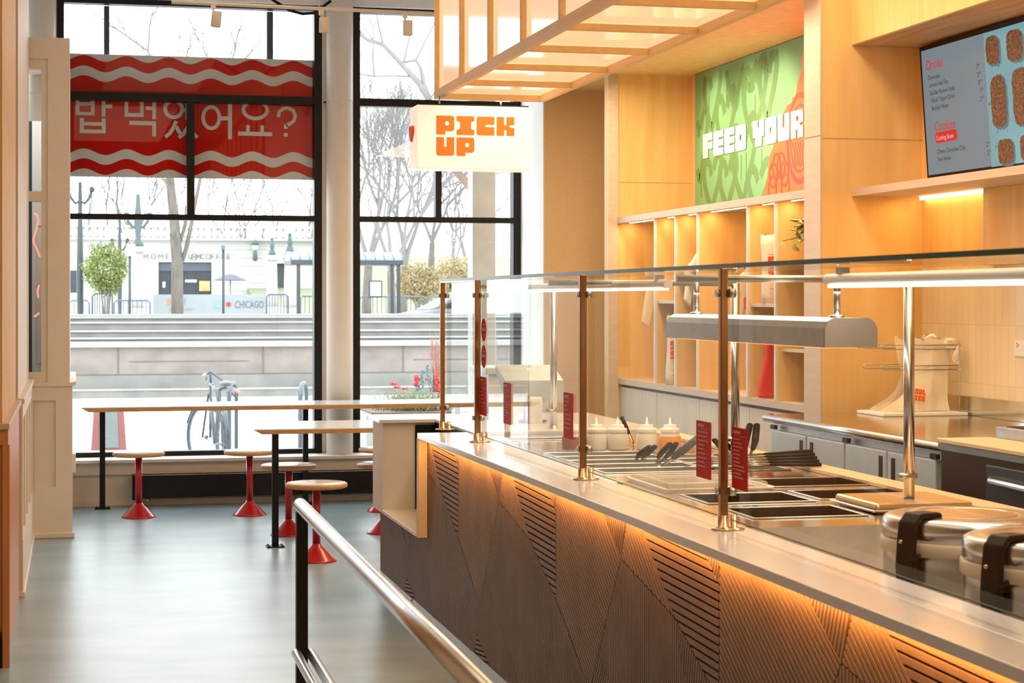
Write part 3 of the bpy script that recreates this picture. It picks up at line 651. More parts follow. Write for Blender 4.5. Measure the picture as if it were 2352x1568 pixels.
wm_ = mat('mural_white', (.86, .80, .76), .5, noise_amt=.01); b.build('first_word', wm_, mu); b = MB()
LW2 = (11.314-10.469-.02*3)/4
block(b, 'YOUR', plane_mx((MXX-.004, 11.314, 2.506), (0, -1, 0), (0, 0, 1)), LW2, .167, .02, .002)
b.build('second_word', wm_, mu)
for y in (12.0, 11.35, 10.85):
    l = bpy.data.lights.new('mural_spot', 'SPOT'); l.energy = 42; l.color = (1, .82, .6); l.spot_size = 1.15; l.spot_blend = .9; l.shadow_soft_size = .03
    o = bpy.data.objects.new('mural_spot', l); C.objects.link(o); o.location = (3.55, y, 3.09); o.rotation_euler = Vector((4.24-3.55, 0, -.42)).to_track_quat('-Z', 'Y').to_euler()
# ================================================================ MENU NICHE
mn = sthing('trim_4', (4.05, 8.0, 2.08))
MB().box(3.86, 4.249, -2.2, 8.898, 2.062, 2.100).build('niche_shelf', M['woodh'], mn)
for y in (8.12, 6.6, 5.0): MB().box(4.20, 4.249, y-.02, y+.02, 1.70, 2.062).build('upright', M['woodh'], mn)
MB().box(4.195, 4.249, -2.2, 8.098, 1.70, 2.061).build('raised_panel', M['wood'], mn); MB().box(4.215, 4.235, 8.14, 8.86, 2.045, 2.061).build('led_strip', M['ledm'], mn)
mb_ = thing('menu_screen', 'large wall menu screen listing drinks and cookies with cookie pictures', 'screen', (4.2, 8.2, 2.48))
TL = Vector((4.180, 8.79, 2.815)); BL = Vector((4.225, 8.79, 2.150)); upv = (TL-BL).normalized(); SH = (TL-BL).length; SW = 1.18
mxs = plane_mx(BL, (0, -1, 0), upv)   # normal
nrm = Vector((0, -1, 0)).cross(upv)
def smx(x, y, d=.002): return plane_mx(BL+Vector((0, -1, 0))*x+upv*y+nrm*d, (0, -1, 0), upv)
b = MB(); shape(b, [[(0, 0), (SW, 0), (SW, SH), (0, SH)]], smx(0, 0, -.02), .018); b.build('bezel', M['blackp'], mb_)
def sq(mb, x0, y0, x1, y1, d): mb.quad(*[smx(0, 0, d) @ Vector((a, c_, 0)) for a, c_ in ((x0, y0), (x1, y0), (x1, y1), (x0, y1))])
b = MB(); sq(b, .022, .016, SW-.018, SH-.022, .001); b.build('display', mat('screen_grey', (.02, .02, .02), .5, emit=(.15, .21, .245), es=1, noise_amt=0), mb_, recalc=False)
def sp(x, y):      # reading in the close crop -> position on the screen
    q = onX(2100+x/4.127, 40+y/4.127, 4.2); w = 8.79-q.y; return (w, (q.z-2.150))
b = MB(); sq(b, .69, .012, SW-.018, SH-.022, .0015); b.build('picture_field', mat('screen_teal', (.02, .03, .03), .25, emit=(.13, .32, .36), es=1, noise_amt=0), mb_, recalc=False)
rsm = mat('screen_red', (.05, 0, 0), .4, emit=(.60, .01, .02), es=1); bsm = mat('screen_black', (.01, .01, .01), .4); tr_ = rsm; tb = bsm
def put(m, s, x, y, size, dx=0, dy=0): q = sp(x, y); b = MB(); text(b, s, size, smx(q[0]+dx, q[1]+dy, .003)); b.build('menu_heading' if m is rsm else 'menu_line', m, mb_, recalc=False)
put(tr_, 'Drinks', 140, 500, .068); put(tr_, 'Cookies', 182, 1080, .068)
for s, x, y in (('Demisoda', 150, 594), ('Lemon Iced Tea', 155, 664), ('Sac-Sac Korean Soda', 158, 738), ('Yakult Yogurt Drink', 163, 808), ('Bottled Water', 168, 882), ('Chewy Chocolate Chip', 192, 1292), ('Red Velvet', 197, 1364)): put(tb, s, x, y, .032)
for s, e, x, y in (('3', '00', 606, 488), ('3', '00', 611, 566), ('3', '00', 616, 640), ('1', '00', 624, 718), ('2', '50', 624, 794), ('2', '75', 656, 1226), ('2', '75', 661, 1302)):
    put(tb, s, x, y, .034); put(tb, e, x, y, .017, .020, .013)
q0 = sp(185, 1190); q1 = sp(380, 1110)
b = MB(); shape(b, [rrect(q0[0], q0[1]-.002, q0[0]+.235, q0[1]+.052, .02)], smx(0, 0, .003)); b.build('red_pill', mat('screen_red', (.05, 0, 0)), mb_, recalc=False)
b = MB(); text(b, 'Coming Soon', .034, smx(q0[0]+.012, q0[1]+.012, .0045)); b.build('pill_text', mat('screen_white', (.1, .1, .1), .4, emit=(.6, .5, .5), es=1), mb_, recalc=False)
ck = mat('screen_cookie', (.03, .015, .005), .6, emit=None); nt = ck.node_tree; bs_ = nt.nodes['Principled BSDF']
nn = nt.nodes.new('ShaderNodeTexNoise'); nn.inputs['Scale'].default_value = 85; rr_ = nt.nodes.new('ShaderNodeValToRGB'); rr_.color_ramp.elements[0].position = .38; rr_.color_ramp.elements[1].position = .6
rr_.color_ramp.elements[0].color = (.06, .012, .006, 1); rr_.color_ramp.elements[1].color = (.22, .085, .03, 1)
tc_ = nt.nodes.new('ShaderNodeTexCoord'); nt.links.new(tc_.outputs['Object'], nn.inputs[0]); nt.links.new(nn.outputs[0], rr_.inputs[0]); nt.links.new(rr_.outputs[0], bs_.inputs['Emission Color']); bs_.inputs['Emission Strength'].default_value = 1
cr = random.Random(5)
def cookie(x0, y0, x1, y1, d=.003):
    n_ = 40; pts = []
    for k in range(n_):
        a = 2*math.pi*k/n_; ca, sa = math.cos(a), math.sin(a); r = 1/max((abs(ca)**4+abs(sa)**4)**.25, .01); r *= 1+cr.uniform(-.04, .04)
        pts.append(((x0+x1)/2+(x1-x0)/2*ca*r*.95, (y0+y1)/2+(y1-y0)/2*sa*r*.95))
    return pts
cks = [(.705, .485, .835, .625), (.905, .475, 1.06, .625), (.725, .185, .875, .44), (.935, .18, 1.09, .45), (.765, .015, .915, .135), (.975, .015, 1.12, .14), (1.10, .48, 1.16, .62), (1.125, .2, 1.165, .42)]
b = MB(); bsd = MB(); bc = MB()
for c_ in cks:
    P_ = cookie(*c_); b_ = MB(); shape(b_, [P_], smx(0, 0, .004)); b_.build('cookie_picture', ck, mb_, recalc=False); shape(bsd, [[(x+.018, y-.012) for x, y in P_]], smx(0, 0, .0025))
for k in range(46): x = cr.uniform(.71, 1.15); y = cr.uniform(.03, .62); r = cr.uniform(.002, .007); shape(b, [ell(x, y, r, r*1.2, 6)], smx(0, 0, .0035))
b.build('crumbs', ck, mb_, recalc=False); bsd.build('picture_shadows', mat('screen_shadow', (.02, .04, .05), .4, emit=(.06, .12, .15), es=1), mb_, recalc=False)
# ================================================================ SERVICE COUNTER
CT = .915
PX_ = 1.60
sc = thing('service_counter', 'long serving counter with angled wooden slat front, stone ledge and glowing orange edge', 'counter', (2.15, 5.5, 0))
MB().box(1.625, 2.72, 1.0, 8.58, 0, .70).build('carcass', M['slatb'], sc)
MB().box(1.625, 1.72, 8.56, 9.94, 0, .43).build('carcass', M['slatb'], sc)
# --- slatted front : polygons in (t, z), repeated along the counter
PER = 1.66
POLY = [
 ([(0, .885), (.563, .885), (.78, .76), (.434, .293), (0, .521)], (.86, -.5), 0),
 ([(.563, .885), (.84, .885), (.78, .76)], (-.30, -.80), 0),
 ([(.84, .885), (.984, .885), (1.30, .668), (.78, .76)], (.82, -.57), 0),
 ([(.984, .885), (1.524, .885), (1.655, .814), (1.66, .515), (1.30, .668)], (1, -.02), .0225),
 ([(1.524, .885), (1.66, .885), (1.66, .811)], (-.35, -.9), 0),
 ([(.78, .76), (1.30, .668), (1.548, .248), (1.62, .085), (1.17, .085), (1.041, .163), (.535, .429)], (0, 1), 0),
 ([(1.30, .668), (1.66, .515), (2.094, .293), (2.028, .174), (1.99, .085), (1.62, .085), (1.548, .248)], (.22, .97), 0),
 ([(.535, .429), (1.041, .163), (1.17, .085), (.62, .085), (.368, .174), (.434, .293)], (.5, .86), 0),
 ([(.368, .174), (.62, .085), (.33, .085)], (1, .1), 0),
]
def clip(P, n, d, keep_less):
    out = []
    for i in range(len(P)):
        a, b = P[i], P[(i+1) % len(P)]; da = a[0]*n[0]+a[1]*n[1]-d; db = b[0]*n[0]+b[1]*n[1]-d
        if keep_less: da, db = -da, -db
        if da >= 0: out.append(a)
        if (da > 0 > db) or (da < 0 < db):
            t = da/(da-db); out.append((a[0]+(b[0]-a[0])*t, a[1]+(b[1]-a[1])*t))
    return out
def inset_poly(P, e):
    n = len(P); A = sum(P[i][0]*P[(i+1) % n][1]-P[(i+1) % n][0]*P[i][1] for i in range(n)); sg_ = 1 if A > 0 else -1; Q = list(P)
    for i in range(n):
        a, b = P[i], P[(i+1) % n]; dx, dz = b[0]-a[0], b[1]-a[1]; L_ = math.hypot(dx, dz); nx, nz_ = -dz/L_*sg_, dx/L_*sg_
        # only inset where edge is convex support of polygon
        if all((q[0]-a[0])*nx+(q[1]-a[1])*nz_ > -1e-3 for q in P): Q = clip(Q, (nx, nz_), a[0]*nx+a[1]*nz_+e, False)
    return Q
PITCH0, GAP = .0185, .0066
Y0P, Y1P = 1.2, 9.93
fb = MB()
for rep in range(-2, 5):
    base = 7.844-PER*rep
    for P, dr, pt in POLY:
        PITCH = pt or PITCH0
        Q = [(base-t, z) for t, z in P]
        ymin = min(q[0] for q in Q); ymax = max(q[0] for q in Q)
        if ymax < Y0P or ymin > Y1P: continue
        Q = clip(Q, (1, 0), Y0P, False); Q = clip(Q, (1, 0), Y1P, True)
        if len(Q) < 3: continue
        Q = inset_poly(Q, .0022)
        if len(Q) < 3: continue
        L_ = math.hypot(*dr); d0 = (-dr[0]/L_, dr[1]/L_); n = (-d0[1], d0[0])
        vals = [q[0]*n[0]+q[1]*n[1] for q in Q]; k0 = math.floor(min(vals)/PITCH); k1 = math.ceil(max(vals)/PITCH)
        for k in range(k0, k1):
            S = clip(Q, n, k*PITCH, False)
            if len(S) < 3: continue
            S = clip(S, n, k*PITCH+PITCH-GAP, True)
            if len(S) < 3: continue
            # niche cut : nothing above z .43 beyond Y 8.62
            def emit(S):
                A = sum(S[i][0]*S[(i+1) % len(S)][1]-S[(i+1) % len(S)][0]*S[i][1] for i in range(len(S)))
                if abs(A) < 2e-6: return
                fr_ = [fb.bm.verts.new((PX_, y, z)) for y, z in S]; bk = [fb.bm.verts.new((PX_+.014, y, z)) for y, z in S]
                fb._f(fr_)
                for i in range(len(S)): fb._f([fr_[i], fr_[(i+1) % len(S)], bk[(i+1) % len(S)], bk[i]])
            near = clip(S, (1, 0), 8.575, True)
            if len(near) > 2: emit(near)
            far = clip(S, (1, 0), 8.575, False)
            if len(far) > 2:
                far = clip(far, (0, 1), .425, True)
                if len(far) > 2: emit(far)
fb.build('slatted_front', M['slat'], sc)
b = MB(); b.box(PX_+.014, PX_+.024, Y0P, 8.575, .085, .885); b.box(PX_+.014, PX_+.024, 8.575, Y1P, .085, .425); b.build('front_backing', M['slatb'], sc)
MB().box(PX_, PX_+.02, Y1P, Y1P+.012, .085, .425).build('end_edge', M['slat'], sc)
MB().box(1.603, 1.615, Y0P, 8.98, 0, .083).build('kick_plate', M['steelr'], sc)
vg = MB().box(1.601, 1.615, 8.985, 9.94, 0, .083).build('vent_plate', M['steelr'], sc)
b = MB()
for row in range(3):
    for k in range(22): b.box(1.5998, 1.6012, 9.06+k*.036, 9.087+k*.036, .022+row*.014, .030+row*.014)
for y in (9.0, 9.45, 9.90): b.box(1.5995, 1.601, y, y+.007, .066, .073)
b.build('vent_slots', M['blackp'], vg)
# stone ledge
MB().box(1.558, 1.682, 1.0, 8.60, .889, CT, .002).build('stone_ledge', M['stone'], sc)
MB().box(1.6835, 1.795, 1.0, 8.60, .889, CT-.0005, .002).build('stone_ledge', M['stone'], sc)
MB().box(1.575, 1.590, 1.0, 8.52, .884, .889).build('led_strip', M['led'], sc)
MB().box(1.558, 1.612, 8.575, 8.62, .428, .889, .002).build('end_cheek', M['cream'], sc)
MB().box(1.625, 1.83, 8.575, 8.62, .446, .889).build('end_cheek', M['cream'], sc)
# lowered pick-up niche
MB().box(1.556, 1.84, 8.62, 9.60, .428, .446, .002).build('low_shelf', M['stoneb'], sc)
MB().box(1.558, 2.75, 9.60, 9.93, .428, .897).build('end_block', M['cream'], sc)
MB().box(1.535, 2.75, 9.575, 9.94, .897, .915, .002).build('end_top', M['stone'], sc)
MB().box(1.728, 1.84, 9.585, 9.599, .45, .885).build('dark_gap_panel', M['blackp'], sc)  # black sheet standing in for the dark gap beside the worktop
MB().box(1.832, 1.845, 8.62, 9.60, .446, .897).build('dark_gap_panel', M['blackp'], sc)  # black sheet standing in for the dark interior under the worktop
MB().box(1.830, 2.75, 8.62, 9.58, .897, .915, .002).build('back_worktop', M['stone'], sc)
# steel deck with wells
XW = [1.795]; wells = []
def well(x0, x1, y0, y1, depth): wells.append((x0, x1, y0, y1, depth))
for k in range(5): well(1.90, 2.30, 7.50-k*.185-.165, 7.50-k*.185, .10)
for k in range(4): well(2.33, 2.60, 7.30-k*.185-.165, 7.30-k*.185, .10)
well(2.32, 2.66, 5.985, 6.25, .15); well(2.32, 2.66, 5.58, 5.84, .15); well(1.93, 2.27, 5.54, 5.81, .15); well(1.93, 2.27, 5.14, 5.40, .15)
well(1.92, 2.19, 8.20, 8.34, .08); well(1.84, 2.62, 1.6, 4.93, .16)
xs = sorted({1.795, 2.60, 2.75}|{w[0] for w in wells}|{w[1] for w in wells}); ysd = sorted({1.0, 8.60}|{w[2] for w in wells}|{w[3] for w in wells})
b = MB()
for i in range(len(xs)-1):
    for j in range(len(ysd)-1):
        cx, cy = (xs[i]+xs[i+1])/2, (ysd[j]+ysd[j+1])/2
        if any(w[0] < cx < w[1] and w[2] < cy < w[3] for w in wells): continue
        b.quad((xs[i], ysd[j], .900), (xs[i+1], ysd[j], .900), (xs[i+1], ysd[j+1], .900), (xs[i], ysd[j+1], .900))
bmesh.ops.remove_doubles(b.bm, verts=b.bm.verts, dist=1e-5)
b.build('steel_deck', M['steelt'], sc)
b = MB(); b.box(2.745, 2.752, 1.0, 8.60, .70, .900); b.box(1.795, 1.797, 1.0, 8.60, .72, .9005); b.build('deck_skirt', M['steelr'], sc)
MB().box(1.81, 1.845, 6.2, 8.1, .9005, .909, .002).build('steel_channel', M['steel'], sc)
MB().box(2.66, 2.76, 1.0, 8.58, .9005, .914, .002).build('cutting_board', mat('tan_board', (.72, .52, .32), .5, nscale=4, noise_amt=.04), sc)
def tub(mb, w, t=.002, flare=.008):
    x0, x1, y0, y1, d = w; z1, z0 = .9002, .9-d
    mb.quad((x0, y0, z0), (x1, y0, z0), (x1, y1, z0), (x0, y1, z0))
    mb.quad((x0, y0, z1), (x1, y0, z1), (x1, y0, z0), (x0, y0, z0)); mb.quad((x0, y1, z0), (x1, y1, z0), (x1, y1, z1), (x0, y1, z1))
    mb.quad((x0, y0, z0), (x0, y1, z0), (x0, y1, z1), (x0, y0, z1)); mb.quad((x1, y0, z1), (x1, y1, z1), (x1, y1, z0), (x1, y0, z0))
for w in wells[:9]:
    b = MB(); tub(b, w); b.build('pan_recess', M['pan'], sc, recalc=False)
dk = mat('dark_well', (.17, .14, .10), .35, 1.0, noise_amt=.1)
for w in wells[9:13]:
    b = MB(); tub(b, w); b.build('well_recess', dk, sc, recalc=False)
b = MB(); tub(b, wells[13]); b.build('well_recess', M['pan'], sc, recalc=False)
b = MB(); tub(b, wells[14]); b.build('pot_recess', mat('light_satin_steel', (.70, .66, .61), .35, .5), sc, recalc=False)
# rims of the pans
def rim(w, name='pan_rim', m=None, z=.9004, e=.010, parent=None):
    x0, x1, y0, y1 = w[:4]; b = MB()
    for (a, c_, d, f) in ((x0-e, x1+e, y0-e, y0), (x0-e, x1+e, y1, y1+e), (x0-e, x0, y0, y1), (x1, x1+e, y0, y1)): b.box(a, c_, d, f, z, z+.004, .0012, 1)
    return b.build(name, m or M['steel'], parent)
for w in wells[:14]: rim(w, parent=sc)
# lid pans
lid = mat('clear_lid', (.86, .84, .80), .12, alpha=.35, noise_amt=.02)
def pan_lid(x0, x1, y0, y1, label, m=None):
    t = thing('covered_tray', label, 'tray', ((x0+x1)/2, (y0+y1)/2, .9045))
    MB().box(x0+.012, x1-.012, y0+.012, y1-.012, .9045, .930, .01).build('cover', m or lid, t)
    b = MB()
    for (a, c_, d, f) in ((x0, x1, y0, y0+.012), (x0, x1, y1-.012, y1), (x0, x0+.012, y0+.012, y1-.012), (x1-.012, x1, y0+.012, y1-.012)): b.box(a, c_, d, f, .9045, .912, .002, 1)
    b.build('edge_frame', M['white'] if not m else M['steel'], t); return t
pan_lid(1.90, 2.28, 5.90, 6.36, 'clear plastic covered tray with a white rim behind the red labels')
pan_lid(2.31, 2.65, 5.16, 5.50, 'amber toned flat tray next to the near black clamp', mat('amber_lid', (.70, .50, .26), .25, .6, noise_amt=.05))
# tongs / spoons
def tongs(p0, p1, label, handle=True):
    t = thing('tongs', label, 'tongs', p0); p0 = Vector(p0); p1 = Vector(p1); d = (p1-p0); sdv = d.cross(Vector((0, 0, 1))).normalized()
    b = MB()
    for s_ in (-1, 1):
        b.tube([p0+sdv*.004*s_, p0+d*.5+sdv*.016*s_, p0+d*.98+sdv*.010*s_], [.006, .007, .006], 8)
    b.build('arms', M['steel'], t)
    for s_ in (-1, 1):
        b = MB(); b.tube([p0+d*.38+sdv*.015*s_, p0+d*.6+sdv*.018*s_, p0+d*1.02+sdv*.012*s_], [.010, .0135, .012], 8, sx=.7); b.build('grip', M['blackp'], t)
    return t
tongs(onZ(1455, 1062, .885), onY(1497, 1026, 7.05), 'short black gripped tongs lying leftmost in the pans')
tongs(onZ(1508, 1066, .885), onY(1545, 1020, 6.85), 'black gripped tongs second from the left in the pans')
tongs(onZ(1690, 1050, .885), onY(1650, 1012, 6.7), 'black gripped tongs behind the brown glass post')
tongs(onZ(1715, 1060, .885), onY(1730, 978, 6.25), 'upright black handled tongs right of the red labels')
tongs(onZ(1455, 1018, .905), onY(1428, 958, 7.9), 'long dark serving tongs standing behind the squeeze bottles')
sp_ = thing('serving_spoon', 'large steel spoon with grey handle resting across the pans', 'spoon', onZ(1520, 1072, .9))
a = onZ(1518, 1074, .885); c_ = onY(1600, 1008, 6.75); b = MB(); b.sphere(a, .022, 2, (1, 1.3, .5)); b.tube([a, a.lerp(c_, .45)], .006, 8); b.build('bowl', M['steel'], sp_)
b = MB(); b.tube([a.lerp(c_, .36), a.lerp(c_, .6), a.lerp(c_, 1.0)], [.011, .017, .014], 10); b.build('grip', mat('grey_plastic', (.12, .12, .12), .4), sp_)
for i in range(5):
    l = thing('ladle', 'stacked black handled steel ladle lying behind the empty wells', 'ladle', (2.45, 6.6, .905), 'ladles stacked behind the wells')
    a = Vector((2.33, 6.62+i*.010, .922+i*.006)); c_ = Vector((2.70, 6.50+i*.022, .925+i*.011))
    b = MB(); b.lathe([(.004, -.022), (.03, -.016), (.044, .004), (.045, .006), (.040, .004), (.02, -.012), (.002, -.016)], a, 20); b.tube([a+Vector((.04, 0, .004)), a.lerp(c_, .55)], .004, 8); b.build('bowl', M['steel'], l)
    b = MB(); b.tube([a.lerp(c_, .52), a.lerp(c_, .75), c_], [.007, .010, .010], 8, sx=.7); b.build('handle', M['blackp'], l)
# squeeze bottles
def bottle(x, y, label, body, cap, fill=None):
    t = thing('squeeze_bottle', label, 'bottle', (x, y, .904), 'squeeze bottles in a row')
    z = .904
    MB().lathe([(.036, z), (.044, z+.004), (.0455, z+.012), (.0455, z+.060), (.040, z+.068), (.039, z+.072), (.001, z+.072)], (x, y, 0), 32).build('body', body, t)
    MB().lathe([(.0395, z+.068), (.0395, z+.090), (.036, z+.094), (.027, z+.095), (.027, z+.106), (.025, z+.108), (.007, z+.109), (.0022, z+.140), (.001, z+.140)], (x, y, 0), 32).build('cap', cap, t)
    if fill: MB().lathe([(.0457, z+.006), (.0460, z+.010), (.0460, z+fill[1]), (.0455, z+fill[1]+.001)], (x, y, 0), 32).build('sauce', fill[0], t)
    return t
milk = mat('milky_plastic', (.80, .76, .68), .4, noise_amt=.02, trans=.15); capm = mat('pale_cap', (.86, .80, .72), .4, noise_amt=.02)
sauce_r = mat('dark_red_sauce', (.30, .06, .015), .3, noise_amt=.1); sauce_o = mat('orange_sauce', (.80, .32, .03), .3, noise_amt=.06); sauce_y = mat('cream_sauce', (.78, .60, .34), .35)
def bp_(u): q = onZ(u, 1034, .904); return q.x, q.y
for u, lab, fl in ((1315, 'brown filled squeeze bottle leftmost, half hidden by a red label and the glass post', (sauce_r, .058)), (1370, 'white squeeze bottle with clear contents right of the brown glass post', None), (1419, 'white squeeze bottle with a little cream sauce, in front of the dark tongs', (sauce_y, .012)), (1486, 'pale squeeze bottle with a thin orange layer at its base', (sauce_o, .010)), (1539, 'orange filled squeeze bottle rightmost in the row', (sauce_o, .060))):
    q = bp_(u); bottle(q[0], q[1], lab, milk, capm, fl)
# napkin dispensers / till at the far end
for i, (u, v, lab) in enumerate(((1172, 978, 'left pale napkin holder at the far end of the counter'), (1226, 978, 'right pale napkin holder at the far end of the counter'))):
    q = onZ(u, v, .901); t = thing('napkin_holder', lab, 'napkin holder', q)
    MB().box(q.x-.035, q.x+.035, q.y-.05, q.y+.05, .9005, 1.05, .012).build('body', M['white'], t); MB().box(q.x-.045, q.x-.038, q.y-.055, q.y-.048, .9005, 1.06).build('side_rod', M['bronze'], t)
    MB().box(q.x-.050, q.x+.045, q.y-.06, q.y+.055, .9002, .9055, .002).build('tray', M['steelr'], t)
t = thing('till_monitor', 'grey till monitor seen from behind at the far end of the counter', 'monitor', (2.30, 9.2, .915))
b = MB(); b.prism([Vector((2.10, 9.10, 1.02)), Vector((2.10, 9.12, 1.13)), Vector((2.10, 9.35, 1.20)), Vector((2.10, 9.35, 1.17))], (.30, 0, 0)); b.build('screen_back', mat('till_grey', (.42, .46, .47), .4), t)
b = MB(); b.tube([(2.25, 9.28, .917), (2.25, 9.25, 1.10)], .02, 12); b.lathe([(.10, .9155), (.10, .925), (.02, .93)], (2.25, 9.28, 0), 28); b.build('stand', M['steelr'], t)
# low white cabinet by the right window
t = thing('window_side_cabinet', 'white cabinet with a ledge standing below the right window behind the glass guard', 'cabinet', (3.1, 13.9, 0))
MB().box(2.98, 3.44, 13.5, 14.06, 0, .985).build('body', M['reveal'], t); MB().box(2.95, 3.445, 13.46, 14.08, .985, 1.03, .004).build('top', M['sill'], t)
# ================================================================ GLASS GUARD
gg = thing('glass_guard', 'clear glass sneeze guard with bronze posts along the serving counter', 'glass guard', (1.75, 6.0, CT))
XG, ZT = 1.712, 1.628
posts = [8.775, 7.99, 6.25, 4.807, 2.95]
for y in posts:
    o = MB().box(XG-.011, XG+.011, y-.011, y+.011, CT+.012, ZT-.004, .003).build('post', M['bronze'], gg)
    b = MB(); b.lathe([(.034, CT), (.034, CT+.004), (.029, CT+.006), (.0155, CT+.008), (.0150, CT+.038), (.013, CT+.040)], (XG, y, 0), 28); b.lathe([(.030, CT), (.030, CT+.004), (.009, CT+.006), (.009, CT+.04)], (XG+.030, y, 0), 20); b.build('base_flange', M['brass'], o)
    for z in (CT+.105, 1.555):
        for sx in (-1, 1):
            b = MB(); b.tube([(XG+.028, y+sx*.018, z), (XG+.010, y+sx*.018, z)], .012, 16); b.build('glass_clamp', M['steelr'], o)
        b = MB(); b.tube([(XG-.020, y+.004, z), (XG-.010, y+.004, z)], .010, 16); b.build('glass_clamp', M['steelr'], o)
MB().box(XG-.011, XG+.011, 8.0, 8.765, ZT-.012, ZT-.003).build('top_cap', M['bronze'], gg)
gy = posts+[1.2]
for i in range(len(gy)-1):
    y1, y0 = gy[i]-.016, gy[i+1]+.016
    b = MB(); b.quad((XG+.016, y0, CT+.03), (XG+.016, y1, CT+.03), (XG+.016, y1, ZT-.008), (XG+.016, y0, ZT-.008)); b.build('front_pane', M['cglass'], gg, recalc=False)
    b = MB(); b.box(XG+.0155, XG+.0195, y0, y1, CT+.027, CT+.0298); b.box(XG+.0155, XG+.0195, y0-.001, y0, CT+.03, ZT-.008); b.build('pane_edge', M['gedge'], gg)
b = MB(); b.quad((1.73, 8.775, CT+.045), (2.26, 8.775, CT+.045), (2.26, 8.775, ZT-.01), (1.73, 8.775, ZT-.01)); b.build('end_pane', M['cglass'], gg, recalc=False)
b = MB(); b.quad((XG-.010, 1.2, ZT), (2.16, 1.2, ZT), (2.16, 8.80, ZT), (XG-.010, 8.80, ZT)); b.build('top_shelf', M['cglass'], gg, recalc=False)
b = MB(); b.box(XG-.0125, XG-.0095, 1.2, 8.80, ZT-.006, ZT+.006); b.build('shelf_edge', M['gedge'], gg)
for (x, y) in ((2.256, 8.76), (2.485, 5.295), (2.485, 2.6), (2.485, 6.84)):
    b = MB(); b.tube([(x, y, .905), (x, y, 1.60)], .017, 20)
    o = b.build('rear_post', M['steel'], gg)
    b = MB(); b.lathe([(.036, .9005), (.036, .910), (.020, .914), (.018, .93)], (x, y, 0), 24)
    for z in (1.0,): b.tube([(x-.04, y-.01, z), (x+.02, y-.01, z)], .009, 12)
    b.build('base_flange', M['steelr'], o)
for (y, x1_) in ((5.295, 2.485), (6.84, 2.485), (8.76, 2.256), (2.6, 2.485)): MB().tube([(1.74, y, 1.600), (x1_, y, 1.600)], .011, 12).build('cross_arm', M['steelr'], gg)
# light tubes under the glass shelf
def tubelight(y0, y1, label):
    t = thing('tube_light', label, 'tube light', (2.0, (y0+y1)/2, 1.60), 'light tubes under the glass shelf')
    b = MB(); b.tube([(2.0, y0, 1.592), (2.0, y1, 1.592)], .016, 20); b.build('housing', M['white'], t)
    MB().box(1.990, 2.010, y0+.02, y1-.02, 1.570, 1.577, .002).build('diffuser', M['tube'], t)
    b = MB()
    for y in (y0+.1, y1-.1): b.box(1.985, 2.015, y-.012, y+.012, 1.606, 1.624)
    b.build('clip', M['steelr'], t)
tubelight(6.18, 8.55, 'far light tube under the glass shelf near the pick-up end'); tubelight(2.2, 4.77, 'near light tube under the glass shelf at the right edge')
# food warmer hood
wh = thing('heat_lamp', 'brushed steel heat lamp hood hanging on stems behind the glass', 'heat lamp', (2.08, 5.6, 1.45))
hx0, hx1, hz0, hz1 = 2.012, 2.172, 1.405, 1.487
prof = [(hx0, hz0), (hx1, hz0), (hx1, hz1-.028), (hx1-.010, hz1-.010), (hx1-.028, hz1), (hx0+.028, hz1), (hx0+.010, hz1-.010), (hx0, hz1-.028)]
b = MB(); b.prism([Vector((x, 4.83, z)) for x, z in prof], (0, 1.41, 0)); b.build('hood', mat('dull_steel', (.34, .34, .33), .42, 1.0, nscale=20), wh)
b = MB(); b.prism([Vector((x, 4.826, z)) for x, z in [(hx0+.002, hz0), (hx1-.002, hz0), (hx1-.002, hz1-.028), (hx1-.012, hz1-.011), (hx1-.030, hz1-.002), (hx0+.030, hz1-.002), (hx0+.012, hz1-.011), (hx0+.002, hz1-.028)]], (0, .0039, 0)); b.build('end_cap', mat('end_cap_steel', (.34, .31, .27), .5, .7), wh)
b = MB()
for y in (4.92, 6.14): b.tube([(2.09, y, hz1), (2.09, y, 1.622)], .010, 14); b.lathe([(.022, hz1), (.022, hz1+.006), (.011, hz1+.008)], (2.09, y, 0), 18)
b.build('hanging_stem', M['steel'], wh)
b = MB(); b.box(hx0+.03, hx1-.03, 4.9, 6.2, hz0-.003, hz0-.0005); b.build('heating_element', mat('element', (.5, .3, .2), .5, emit=(1, .4, .12), es=2.5), wh)
# red labels on the glass
def label_(ya, yb, z0, z1, lab, lines, cut=False):
    t = thing('glass_label', lab, 'label', (XG+.012, (ya+yb)/2, (z0+z1)/2), 'red printed labels on the glass')
    mx = plane_mx((XG+.0125, yb, z0), (0, -1, 0), (0, 0, 1)); w = yb-ya; h = z1-z0
    b = MB(); shape(b, [rrect(0, 0, w, h, .006)], mx, .0012); b.build('card', M['sticker'], t)
    b = MB(); mx2 = plane_mx((XG+.0108, yb, z0), (0, -1, 0), (0, 0, 1)); rg_ = random.Random(int(ya*100))
    b2 = lambda x0, y0, x1, y1: b.quad(*[mx2 @ Vector((p, q, 0)) for p, q in ((x0, y0), (x1, y0), (x1, y1), (x0, y1))])
    b2(.1*w, h*.90, .55*w, h*.945); b2(.1*w, h*.865, .9*w, h*.872)
    for k in range(lines):
        y = h*(.80-.68*k/lines); b2(.1*w, y, w*rg_.uniform(.4, .85), y+.0035)
    b.build('print', M['stext'], t, recalc=False)
def lab2(u0, u1, v0, v1, *a):
    p, q = onX(u0, v0, XG+.0125), onX(u1, v1, XG+.0125); return label_(q.y, p.y, q.z, p.z, *a)
lab2(1600, 1634, 964, 1103, 'red printed label just left of the large brown glass post', 9)
lab2(1682, 1718, 979, 1130, 'nearest red printed label, right of the large brown glass post', 11)
lab2(1295, 1317, 900, 1010, 'red printed label in front of the leftmost squeeze bottle', 7)
